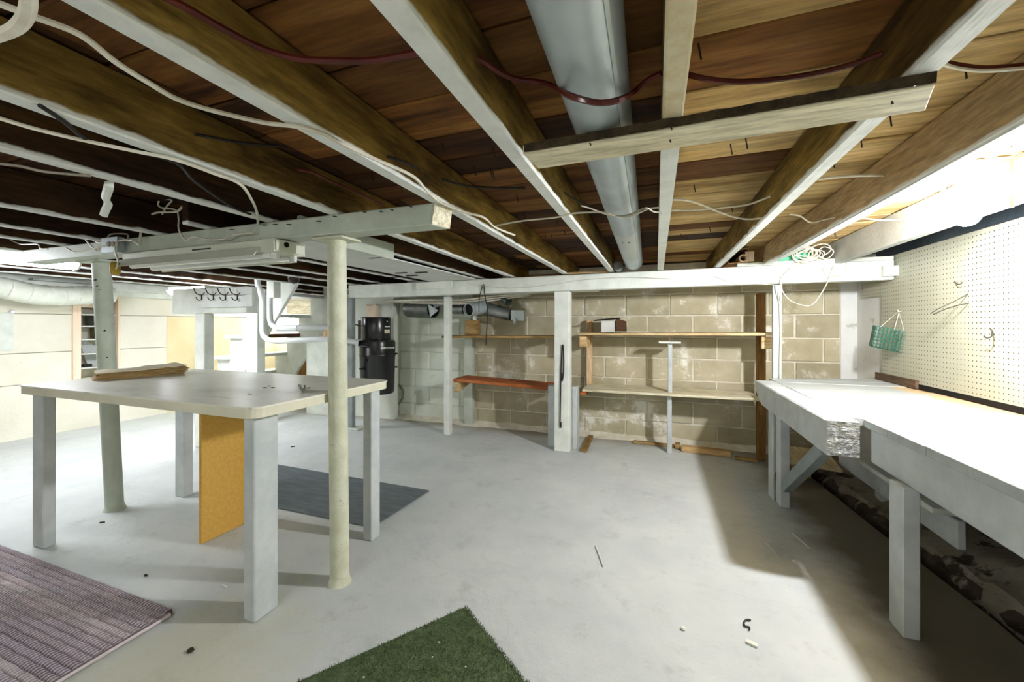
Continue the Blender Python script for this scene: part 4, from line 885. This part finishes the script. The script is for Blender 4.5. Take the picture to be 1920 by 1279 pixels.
b = MB(); b.hexa([(.86, 3.2, .10), (1.13, 3.13, .10), (1.2, 3.62, .10), (.86, 3.62, .10), (.86, 3.2, .115), (1.13, 3.13, .115), (1.2, 3.62, .115), (.86, 3.62, .115)]); b.build('sheet', OSB, t)
b = MB(); b.box(.90, 1.10, 3.5, 3.58, 0, .10); b.build('support_block', BROWN_X, t)
b = MB(); b.box(.90, 1.0, 3.26, 3.32, 0, .10); b.build('support_block', BROWN_X, t)

# pegboard sheets
def peg(name, y0, y1, z0, z1, x, label):
    b = MB(); b.box(x, x + .006, y0, y1, z0, z1); return tag(b.build(name, PEG), label, 'pegboard')
PX = XR - .022
peg('pegboard', 1.60, 3.41, BZ + .03, 1.505, PX, 'large cream pegboard sheet above the bench')
peg('pegboard', 3.413, 3.70, 1.255, 1.490, PX, 'small cream pegboard piece touching the beam end')
peg('pegboard', .2, 1.83, 1.255, 1.52, PX - .008, 'cream pegboard strip overlapping the big sheet')
peg('pegboard', -.8, 1.598, BZ + .03, 1.255, PX, 'cream pegboard sheet beside the large one, mostly out of view')
for i, yy in enumerate((3.30, 2.5, 1.7, .9)):
    b = MB(); b.box(PX + .007, XR - .001, yy - .02, yy + .02, BZ + .03, 1.48); b.build('furring_strip', GREENWHITE, wall_right)
simple('bench_upstand', PX - .016, PX - .001, 3.0, 3.46, BZ + .001, BZ + .05, DARKBROWN, 'brown wood strip at the foot of the pegboard', 'strip', .002)
b = MB(); b.box(PX - .003, PX + .015, .9, 2.99, BZ + .001, BZ + .028); tag(b.build('bench_upstand', DARK), 'black batten in the gap below the pegboard', 'strip')
def hookwire(pts, label, r=.0025, mat=METAL):
    b = MB(); b.tube(pts, r, 5, smooth=4); tag(b.build('peg_hook', mat), label, 'hook', None)
hookwire([at_x(1790, 528, PX - .002), at_x(1796, 533, PX - .02), at_x(1802, 532, PX - .03), at_x(1804, 529, PX - .03)], 'small bent hook on the upper pegboard')
hookwire([at_x(1815, 551, PX - .002), at_x(1790, 565, PX - .06), at_x(1762, 578, PX - .11), at_x(1745, 588, PX - .13)], 'long straight wire prong standing out of the pegboard')
hookwire([at_x(1816, 569, PX - .002), at_x(1795, 573, PX - .06), at_x(1770, 581, PX - .10), at_x(1750, 590, PX - .12)], 'second wire prong just below the long one')
hookwire([at_x(1857, 616, PX - .002), at_x(1861, 622, PX - .02), at_x(1858, 632, PX - .04), at_x(1850, 634, PX - .05), at_x(1845, 630, PX - .05)], 'curved wire hook in the middle of the pegboard', .003)
# wire basket feeder
t = thing('wire_cage_feeder', at_x(1664, 640, 1.38), 'green wire cage hanging by a string beside the pegboard', 'cage')
def cage_panel(o, u, v, nu, nv, name):
    b = MB(); o = Vector(o); u = Vector(u); v = Vector(v)
    for i in range(nu + 1): b.bar(o + u * i / nu, o + u * i / nu + v, .0028, .0028)
    for j in range(nv + 1): b.bar(o + v * j / nv, o + v * j / nv + u, .0028, .0028)
    b.build(name, WIREGREEN, t)
tl = at_x(1642, 612, 1.32); bl_ = at_x(1634, 650, 1.32); tm = at_x(1660, 624, 1.345); tr_ = at_x(1692, 627, 1.40); 
v_ = bl_ - tl; u1 = Vector((.13, -.06, -.035)); u2 = Vector((.02, .10, .01))
cage_panel(tl, u1, v_, 8, 6, 'front_grid'); cage_panel(tl + u2 * .6, u1, v_, 8, 6, 'rear_grid'); cage_panel(tl, u2 * .6, v_, 3, 6, 'end_grid'); cage_panel(tl + u1, u2 * .6, v_, 3, 6, 'end_grid'); cage_panel(tl + v_, u1, u2 * .6, 8, 3, 'bottom_grid')
b = MB(); a = tl + u1 * .5 + u2 * .3; hk = Vector((PX - .012, a.y + .0, a.z + .10)); b.tube([tl + u1 * .2 + u2 * .3, hk + Vector((0, 0, .01)), tl + u1 * .95 + u2 * .3], .0018, 5); b.tube([tl + u1 * .6, hk], .0018, 5); b.build('string', WIREWHITE, t)
b = MB(); b.tube([hk + Vector((.018, 0, .01)), hk + Vector((-.004, 0, .008)), hk + Vector((-.004, 0, .02))], .003, 5); b.build('hanger_peg', WIREWHITE, t)

# ================================================================== BULB
bc = Vector((1.03, 1.86, 1.435))
t = thing('bare_bulb_lamp', (bc.x, bc.y, 1.44), 'bare lit bulb in a white porcelain lampholder between two joists', 'lamp')
b = MB(); b.lathe((bc.x, bc.y + .005, 1.612), [(.0, 0), (.055, 0), (.055, -.025), (.05, -.03), (.03, -.035), (.028, -.06), (.022, -.064), (0, -.064)], 28); b.build('lampholder', CERAMIC, t, smooth=True)
b = MB(); b.lathe((bc.x + .005, bc.y + .005, 1.547), [(.0, 0), (.021, 0), (.023, -.01), (.019, -.04), (.017, -.052), (0, -.052)], 22); b.build('socket_shell', SOCKET, t, smooth=True)
b = MB(); b.lathe(bc, [(.0, -.036), (.012, -.034), (.024, -.027), (.033, -.013), (.035, 0), (.033, .014), (.026, .03), (.018, .05), (.015, .072), (0, .072)], 28); b.build('bulb', BULB, t, smooth=True)
b = MB(); b.box(bc.x - .09, bc.x + .09, bc.y - .05, bc.y + .07, 1.602, 1.614); b.build('mounting_board', RIMWHITE, t)
q = Vector((bc.x - .05, bc.y + .02, 1.575)); b = MB(); b.tube([q, q + Vector((-.015, -.01, -.02)), q + Vector((-.005, -.012, -.045)), q + Vector((.03, -.01, -.05))], .006, 8, smooth=4); b.build('pull_loop', CERAMIC, t, smooth=True)
b = MB(); s0 = Vector((1.105, 1.80, 1.60)); b.box(s0.x - .006, s0.x + .006, s0.y - .004, s0.y + .004, 1.44, 1.60); b.bar(s0 + Vector((-.035, .01, -.012)), s0 + Vector((.03, -.01, .006)), .012, .01)
tag(b.build('wood_hanger', PINE_Z), 'tan wooden T strip hanging beside the lit bulb', 'strip')
b = MB(); b.tube([at_z(1920, 250, 1.60), at_z(1880, 280, 1.60), at_z(1840, 305, 1.598), at_z(1815, 317, 1.58)], .006, 6, smooth=3); tag(b.build('white_cable', WIREWHITE), 'white cable feeding the bulb lampholder', 'cable')

# ================================================================== THINGS ON THE BEAM
t = thing('long_carton', (.53, 3.4, ZJ), 'open ended brown carton lying on the beam between joists', 'carton')
for nm, (x0, x1, z0, z1) in dict(bottom=(.49, .62, ZJ + .022, ZJ + .025), top=(.49, .62, ZJ + .122, ZJ + .125), side=(.49, .493, ZJ + .022, ZJ + .125), far_side=(.617, .62, ZJ + .022, ZJ + .125)).items():
    b = MB(); b.box(x0, x1, 3.235, 3.74, z0, z1); b.build('carton_wall', CARD, t)
b = MB(); b.box(.49, .62, 3.735, 3.74, ZJ + .022, ZJ + .125); b.build('carton_end', CARD, t)
b = MB(); b.box(.60, .655, 3.236, 3.242, ZJ + .03, ZJ + .10); b.build('open_flap', CARDPALE, t)
b = MB(); b.lathe((.585, 3.215, ZJ + .052), [(.020, 0), (.028, 0), (.028, .45), (.020, .45), (.020, .0)], 20, axis=(0, 1, 0)); tag(b.build('cardboard_tube', CARDPALE, smooth=True), 'pale cardboard tube sticking out of the long carton', 'tube')
b = MB(); b.box(.80, 1.0, 3.25, 3.33, ZJ + .024, ZJ + .095); tag(b.build('green_carton', GREENBOX, bevel=.003), 'green carton on the beam behind the tangled cable', 'carton')
b = MB(); rnd = random.Random(4)
c0 = Vector((.985, 3.20, 1.525))
for i in range(13):
    rx = rnd.uniform(.04, .085); rz = rnd.uniform(.03, .05); ph = rnd.uniform(0, 6.28); off = Vector((rnd.uniform(-.05, .07), rnd.uniform(-.02, .03), rnd.uniform(-.012, .022))); tl_ = rnd.uniform(-.4, .4)
    pts = []
    for k in range(15):
        a = ph + k * 2 * math.pi / 14 * rnd.uniform(.98, 1.0); x = rx * math.cos(a); z = rz * math.sin(a); pts.append(c0 + off + Vector((x * math.cos(tl_) - z * math.sin(tl_), .012 * math.sin(3 * a + i), x * math.sin(tl_) + z * math.cos(tl_))))
    b.tube(pts, .0035, 5, smooth=2)
tag(b.build('cable_tangle', WIREWHITE), 'tangle of thin white cable heaped on the beam end', 'cable')
def wire(name, pts, r, mat, label, sm=5, cat='cable', group=None):
    b = MB(); b.tube(pts, r * .74, 6, smooth=sm); return tag(b.build(name, mat, smooth=True), label, cat, group)
Yb = 3.212
wire('loose_cable', [at_y(x, y, Yb) for x, y in ((1515, 490), (1490, 497), (1470, 515), (1464, 527))] + [at_y(x, y, 3.20) for x, y in ((1467, 545), (1480, 562), (1500, 571), (1522, 572), (1540, 550), (1555, 522), (1566, 495))], .004, WIREWHITE, 'white cable drooping in a wide loop below the beam end')
wire('loose_cable', [at_y(x, y, 3.205) for x, y in ((1545, 500), (1548, 512), (1560, 517), (1580, 514), (1589, 500), (1588, 488))], .003, WIREWHITE, 'thin white cable loop on the face of the beam end')
wire('loose_cable', [at_y(x, y, 3.205) for x, y in ((1466, 528), (1468, 550), (1476, 572), (1490, 581), (1504, 583))], .003, WIREGREY, 'grey cable end curling below the beam by the blue grey post')
wire('loose_cable', [at_y(x, y, 3.215) for x, y in ((1340, 517), (1360, 525), (1385, 533), (1420, 532), (1455, 535))] , .003, WIREWHITE, 'white cable lying along the face of the long beam')
wire('loose_cable', [at_y(x, y, 3.275) for x, y in ((1461, 545), (1464, 590), (1465, 640), (1463, 690), (1464, 714))], .004, WIREWHITE, 'white cable running down the blue grey post')
wire('loose_cable', [at_y(x, y, Yb) for x, y in ((880, 533), (960, 540), (1040, 533), (1100, 524), (1180, 520), (1260, 523))], .0025, WIREWHITE, 'thin white wire stapled along the middle of the long beam')

simple('blocking', -.69, -.355, 3.25, 3.29, ZJ - .004, ZJ + .016, PINE_X, 'yellow pine strip lying on the long beam between two brown joists', 'strip')
simple('blocking', -1.06, -.74, 3.34, 3.38, ZJ - .004, ZJ + .02, BROWN_X, 'brown strip on the long beam end of the crossed joist', 'strip')
# ================================================================== CABLES UNDER THE CEILING
def zl(pts, z): return [at_z(x, y, z) for x, y in pts]
wire('long_cable', zl(((-20, 0), (20, 15), (60, 30), (150, 65), (215, 115), (270, 150), (330, 185), (390, 205), (450, 220), (500, 231), (560, 238), (605, 250), (640, 268), (700, 297), (773, 330), (800, 357), (827, 380), (873, 398), (907, 408), (930, 427), (965, 441)), 1.4685), .0062, WIREWHITE, 'long white cable snaking across under the joists')
wire('long_cable', zl(((-20, 216), (0, 222), (60, 240), (120, 255), (165, 265), (250, 283), (330, 300), (400, 325), (450, 345), (472, 375), (482, 400), (484, 425)), 1.468), .0062, WIREWHITE, 'white cable dropping to the sage beam from the dark joists')
wire('long_cable', zl(((-10, 306), (40, 312), (85, 322), (170, 330)), 1.468), .005, WIREGREY, 'thin grey cable at the picture edge among dark joists')
wire('long_cable', zl(((75, 198), (120, 228), (170, 265), (250, 283), (330, 305), (360, 335), (400, 365), (440, 390), (470, 402)), 1.472), .006, WIREBLACK, 'dark cable running down to the sage beam')
wire('black_cable', [at_x(x, y, -1.078 - .0 * x) for x, y in ((366, 252), (400, 258), (440, 266), (500, 272), (540, 275))], .006, WIREBLACK, 'black cable stub on the side of the cracked joist')
wire('black_cable', [at_x(x, y, -.66) for x, y in ((727, 294), (760, 305))] + zl(((800, 325), (840, 340), (880, 349), (930, 352), (985, 352)), 1.55), .006, WIREBLACK, 'black cable strung between two brown joists')
wire('black_cable', zl(((1030, 348), (1050, 357), (1080, 375), (1110, 388)), 1.53) , .004, WIREBLACK, 'black cable leaving the joist toward the round duct')
wire('red_tube', zl(((300, -10), (350, 15), (420, 55)), 1.515) + zl(((490, 90), (560, 110), (640, 114), (700, 113), (760, 103), (800, 96)), 1.53), .008, WIRERED, 'red tube running between brown joists near the top edge')
wire('red_tube', zl(((868, 98), (900, 112), (935, 135), (970, 149), (1010, 154), (1040, 163)), 1.55) + zl(((1065, 178), (1100, 189), (1130, 193), (1165, 186)), 1.452) + zl(((1190, 171), (1215, 150), (1240, 138)), 1.53), .0075, WIRERED, 'red tube looping under the round duct')
wire('red_tube', [at_x(1287, 139, .06)] + zl(((1320, 147), (1370, 153), (1420, 152), (1500, 143), (1560, 131), (1610, 117), (1655, 100)), 1.56), .0075, WIRERED, 'red tube sagging between the duct joist and the next brown joist')
wire('red_tube', zl(((1766, 116), (1800, 123), (1850, 128), (1925, 122)), 1.545), .0075, WIRERED, 'short red tube with a white cable along it near the bulb side')
wire('long_cable', zl(((1766, 120), (1800, 129), (1850, 133), (1930, 127)), 1.537), .005, WIREWHITE, 'white cable running along under the short red tube')
wire('red_tube', zl(((558, 318), (590, 325), (620, 340), (650, 352), (720, 385)), 1.55), .006, WIRERED, 'red tube stub behind the sage beam')
wire('long_cable', zl(((925, 424), (980, 414), (1040, 408)), 1.47) + zl(((1075, 400), (1120, 398)), 1.475) + zl(((1140, 400), (1165, 407), (1190, 403)), 1.458) + zl(((1215, 392), (1238, 389)), 1.47), .0045, WIREWHITE, 'thin white cable crossing beneath the round duct')
wire('long_cable', zl(((1090, 386), (1110, 392), (1135, 401), (1160, 405), (1185, 401), (1210, 390), (1225, 397), (1240, 399)), 1.456), .004, WIREGREY, 'grey cable looped beneath the round duct')
wire('long_cable', zl(((1262, 374), (1290, 376), (1315, 384), (1340, 394), (1370, 405), (1400, 411)), 1.52) + [at_x(1428, 409, .40)], .0055, WIREWHITE, 'white cable drooping toward the brown joist with black clip')
wire('long_cable', zl(((1258, 394), (1300, 394), (1350, 390), (1400, 384), (1430, 374)), 1.53) + [at_x(1445, 368, .402)], .005, WIREWHITE, 'pale cable crossing above the drooping one')
wire('long_cable', zl(((1480, 402), (1500, 405), (1520, 417), (1545, 412)), 1.52) + [at_x(1565, 408, .713)], .005, WIREWHITE, 'short white cable bend between the last two brown joists')
wire('long_cable', zl(((1535, 335), (1580, 331), (1620, 329)), 1.53) + [at_x(1656, 329, .713)], .006, WIREWHITE, 'straight white cable end poking out of the tan joist')
wire('long_cable', zl(((1600, 405), (1640, 412), (1680, 412), (1730, 409)), 1.54), .004, WIREGREY, 'grey cable end between the tan joist and the white rim joist')
wire('long_cable', zl(((-30, 75), (0, 66), (30, 52), (48, 30), (54, 0), (50, -40)), 1.455), .011, WIREWHITE, 'thick white cable bend in the upper corner', cat='cable')
# knotted cable and tangle on the sage beam
wire('knotted_cable', [at_y(x, y, 1.155) for x, y in ((262, 457), (265, 430), (272, 412), (285, 402), (300, 398), (318, 398), (333, 396), (342, 388), (353, 384))], .0065, WIREWHITE, 'knotted grey cable hanging from a joist to the sage beam')
wire('knotted_cable', [at_y(x, y, 1.16) for x, y in ((304, 402), (312, 388), (322, 376), (310, 374), (300, 374), (297, 384), (304, 390), (330, 394), (335, 410), (335, 428), (342, 443), (350, 450), (365, 444), (390, 449), (420, 448), (440, 440), (475, 436))], .005, WIREWHITE, 'second knotted cable lying along the face of the sage beam')
for i, pts in enumerate((((155, 430), (158, 445), (170, 460), (182, 470), (190, 463), (195, 458)), ((165, 430), (170, 445), (185, 455), (205, 452), (215, 448)), ((200, 450), (206, 440), (222, 438), (240, 440), (238, 452)), ((215, 455), (232, 450), (250, 452), (262, 460)), ((125, 465), (140, 473), (160, 470), (190, 462), (205, 458)), ((20, 450), (40, 458), (70, 458), (76, 466), (90, 467)))):
    wire('junction_cable', [at_y(x, y, 1.150 - .004 * i) for x, y in pts], .005, WIREWHITE if i != 2 else WIREGREY, ('drooping white cable loop', 'shorter white cable loop', 'grey cable arch', 'bundle cable leading toward the fixture', 'cable lying along the free beam end', 'white cable end beyond the free beam end')[i] + ' at the sage beam junction box', group='cables at the junction box')
t = thing('junction_box', at_y(210, 458, 1.15), 'open metal junction box on the sage beam above the slim pipe column', 'electrical box')
a = at_y(199, 448, 1.155); c = at_y(228, 474, 1.155)
b = MB(); b.box(a.x, c.x, 1.135, 1.168, c.z, a.z); b.build('box', GALV, t, bevel=.003)
for i in range(3):
    q = at_y(206 + i * 8, 458, 1.13); p = MB(); p.lathe(q, [(.012, 0), (.012, .008), (0, .008)], 10, axis=(0, -1, 0)); p.build('connector', WIREGREY, t)
t = thing('hanging_outlet', at_y(214, 503, 1.15), 'yellow rubber outlet hanging by a cord beside the slim pipe column', 'outlet')
q = at_y(216, 503, 1.13); b = MB(); b.lathe(q, [(0, -.03), (.015, -.03), (.019, -.02), (.019, .02), (.012, .03), (0, .03)], 16); b.build('body', YELLOWRUBBER, t, smooth=True)
b = MB(); b.tube([at_y(x, y, 1.125) for x, y in ((215, 460), (217, 475), (221, 487), (220, 498), (217, 505))], .004, 6, smooth=4); b.build('cord', WIREWHITE, t)
b = MB(); pts = [at_z(205, 341, ZJ - .001), at_z(205, 341, ZJ) + Vector((-.005, .0, -.02)), at_z(198, 372, 1.46), at_z(203, 382, 1.455), at_z(197, 396, 1.445), at_z(194, 405, 1.44)]
b.tube(pts, .011, 6, smooth=3, flat=.3); tag(b.build('tape_strip', WHITE), 'twisted white tape strip hanging from a dark joist', 'tape')
# nails through the subfloor and joist sides
rn = random.Random(11); pn = None
for i in range(70):
    x = rn.uniform(-1.0, 1.05); yy = rn.uniform(.75, 3.0)
    if any(abs(x - j[0] - .02) < .045 for j in JL) or (-.27 < x < .0): continue
    if pn is None:
        b = MB(); b.tube([(x, yy, ZS + .004), (x + .006, yy + .004, ZS - .028)], .002, 5); pn = b.build('nail', RUST, ceiling); nm_ = pn
    else: copy_part(pn, ceiling, (x, yy, ZS - .028))

# ================================================================== RUGS
t = thing('braided_rug', (-2.4, .55, 0), 'purple grey braided rug lying in front of the table', 'rug')
b = MB(); b.prism(rrect(-3.55, -1.645, .03, .945, .03), .0015, .008, 'Z'); b.build('backing', RUGBASE, t)
RW = .0245; yy = .05; proto = None; i = 0
while yy < .95:
    inset = .02 if yy > .9 else 0
    if proto is None:
        b = MB(); n = 64; vs = []
        for k in range(n + 1):
            x = -3.55 + 1.905 * k / n; wob = .0012 * math.sin(k * 1.9)
            for j in range(5):
                a = math.pi * j / 4; vs.append((x, yy + wob - math.cos(a) * RW * .54, .007 + math.sin(a) * .0075))
        b.add(vs, [(k * 5 + j, (k + 1) * 5 + j, (k + 1) * 5 + j + 1, k * 5 + j + 1) for k in range(n) for j in range(4)] + [tuple(range(5)), tuple(n * 5 + j for j in range(4, -1, -1))])
        proto = b.build('braid', BRAID, t, smooth=True); pz = wloc(proto).z
    else: copy_part(proto, t, (-3.55 / 2 - 1.645 / 2 - inset, yy, pz))
    yy += RW; i += 1
b = MB(); b.tube([(-1.646, .04, .0085), (-1.646, .5, .0085), (-1.646, .925, .0085)], .0085, 8); o = b.build('bound_edge', BRAID, t, smooth=True)
b = MB(); b.prism([(-2.66, 2.20), (-2.60, 1.675), (-1.375, 1.685), (-1.345, 2.18)], .0015, .009, 'Z'); tag(b.build('floor_mat', MATGREY, bevel=.002), 'slate grey ribbed mat on the floor behind the table', 'mat')
t = thing('turf_rug', (-.6, .9, 0), 'dark green turf rug corner in the foreground', 'rug')
g1 = Vector((-.663, 1.321, 0)); e1 = Vector((-.585, -.811, 0)); e2 = Vector((.838, -.546, 0))
e1.normalize(); e2 = Vector((-e1.y, e1.x, 0)) if Vector((-e1.y, e1.x, 0)).x > 0 else Vector((e1.y, -e1.x, 0))
LA, LB = 1.1, .75
b = MB(); c4 = [g1, g1 + e1 * LA, g1 + e1 * LA + e2 * LB, g1 + e2 * LB]; b.hexa([p + Vector((0, 0, .0015)) for p in c4] + [p + Vector((0, 0, .009)) for p in c4]); b.build('backing', TURF, t)
b = MB(); rp = random.Random(3)
vs = []; fs = []
for i in range(26000):
    u = rp.uniform(-.004, .62 if rp.random() < .95 else LA); v = rp.uniform(-.003, LB + .003)
    if rp.random() < .04: u = rp.uniform(-.008, .003)
    p = g1 + e1 * u + e2 * v + Vector((0, 0, .008)); a = rp.uniform(0, 6.28); h = rp.uniform(.004, .009); d = Vector((math.cos(a), math.sin(a), 0)); l = Vector((rp.uniform(-.006, .006), rp.uniform(-.006, .006), h))
    k = len(vs); vs += [p - d * .0012, p + d * .0012, p + l]; fs.append((k, k + 1, k + 2))
b.add(vs, fs); o = b.build('pile', TURF, t); o['kind'] = 'stuff'
for px, py in ((823, 1204), (811, 1232), (873, 1250), (682, 1270)):
    q = at_z(px, py, .019); p = MB(); p.lathe(q, [(0, -.003), (.003, 0), (0, .003)], 6); p.build('lint_speck', DEBRIS, t)

# ================================================================== LITTER ON THE FLOOR
def litter(name, pts, r, mat, label, cat, sm=3): b = MB(); b.tube(pts, r, 5, smooth=sm); tag(b.build(name, mat), label, cat)
litter('wood_splinter', [at_z(1117, 1024, .004), at_z(1124, 1042, .004), at_z(1131, 1062, .004)], .0028, DEBRIS, 'thin white splinter on the open floor in front of the green rug', 'splinter')
litter('bent_wire', [at_z(x, y, .005) for x, y in ((1408, 1163), (1400, 1162), (1395, 1167), (1397, 1174), (1405, 1176), (1405, 1181))], .003, RUST, 'dark bent wire on the floor by the bench shadow', 'wire')
b = MB(); q = at_z(1410, 1207, .004); b.bar(q - Vector((.015, -.006, 0)), q + Vector((.015, -.006, 0)), .014, .007); tag(b.build('paper_wad', DEBRIS), 'white crumpled paper scrap near the bent wire', 'paper')
b = MB(); q = at_z(1281, 1178, .005); b.lathe(q, [(0, -.004), (.009, -.002), (.007, .004), (0, .006)], 7); tag(b.build('pebble', DEBRIS), 'small pale pebble on the open floor', 'pebble')
b = MB(); q = at_z(357, 1220, .004); b.lathe(q, [(0, -.003), (.011, -.001), (.008, .005), (0, .007)], 7); tag(b.build('dark_pebble', RUST), 'dark pebble on the floor beside the braided rug corner', 'pebble')
b = MB(); q = at_z(419, 1100, .003); b.bar(q - Vector((.013, -.004, 0)), q + Vector((.013, .002, 0)), .006, .005); tag(b.build('chalk_bit', DEBRIS), 'white chip on the floor left of the near table leg', 'chip')
b = MB(); q = at_z(273, 1079, .004); b.lathe(q, [(0, -.003), (.007, -.001), (.005, .004), (0, .005)], 6); tag(b.build('dark_pebble', RUST), 'tiny dark crumb on the floor between rug and yellow panel', 'pebble')
litter('wood_splinter', [at_z(1486, 1000, .003), at_z(1500, 1012, .003), at_z(1518, 1028, .003)], .0022, DEBRIS, 'pale splinter in the shade below the bench', 'splinter')
litter('wood_splinter', [at_z(1436, 1018, .003), at_z(1450, 1032, .003), at_z(1462, 1048, .003)], .0018, DEBRIS, 'faint second splinter beside the shade of the bench', 'splinter')
b = MB(); q = at_z(1489, 1052, .004); b.lathe(q, [(0, -.003), (.007, -.001), (.006, .003), (0, .005)], 7); tag(b.build('pebble', DEBRIS), 'pale pebble in the shade of the bench', 'pebble')
litter('wood_splinter', [at_z(1210, 931, .002), at_z(1225, 932, .002), at_z(1240, 936, .002)], .002, DEBRIS, 'small white splinter far out on the open floor', 'splinter')
litter('nail_scrap', [at_z(187, 980, .003), at_z(196, 979, .003)], .004, RUST, 'short rusty nail on the floor near the slim column', 'nail')
litter('nail_scrap', [at_z(545, 838, .003), at_z(553, 837, .003)], .005, RUST, 'rusty nail on the floor beyond the grey mat', 'nail')
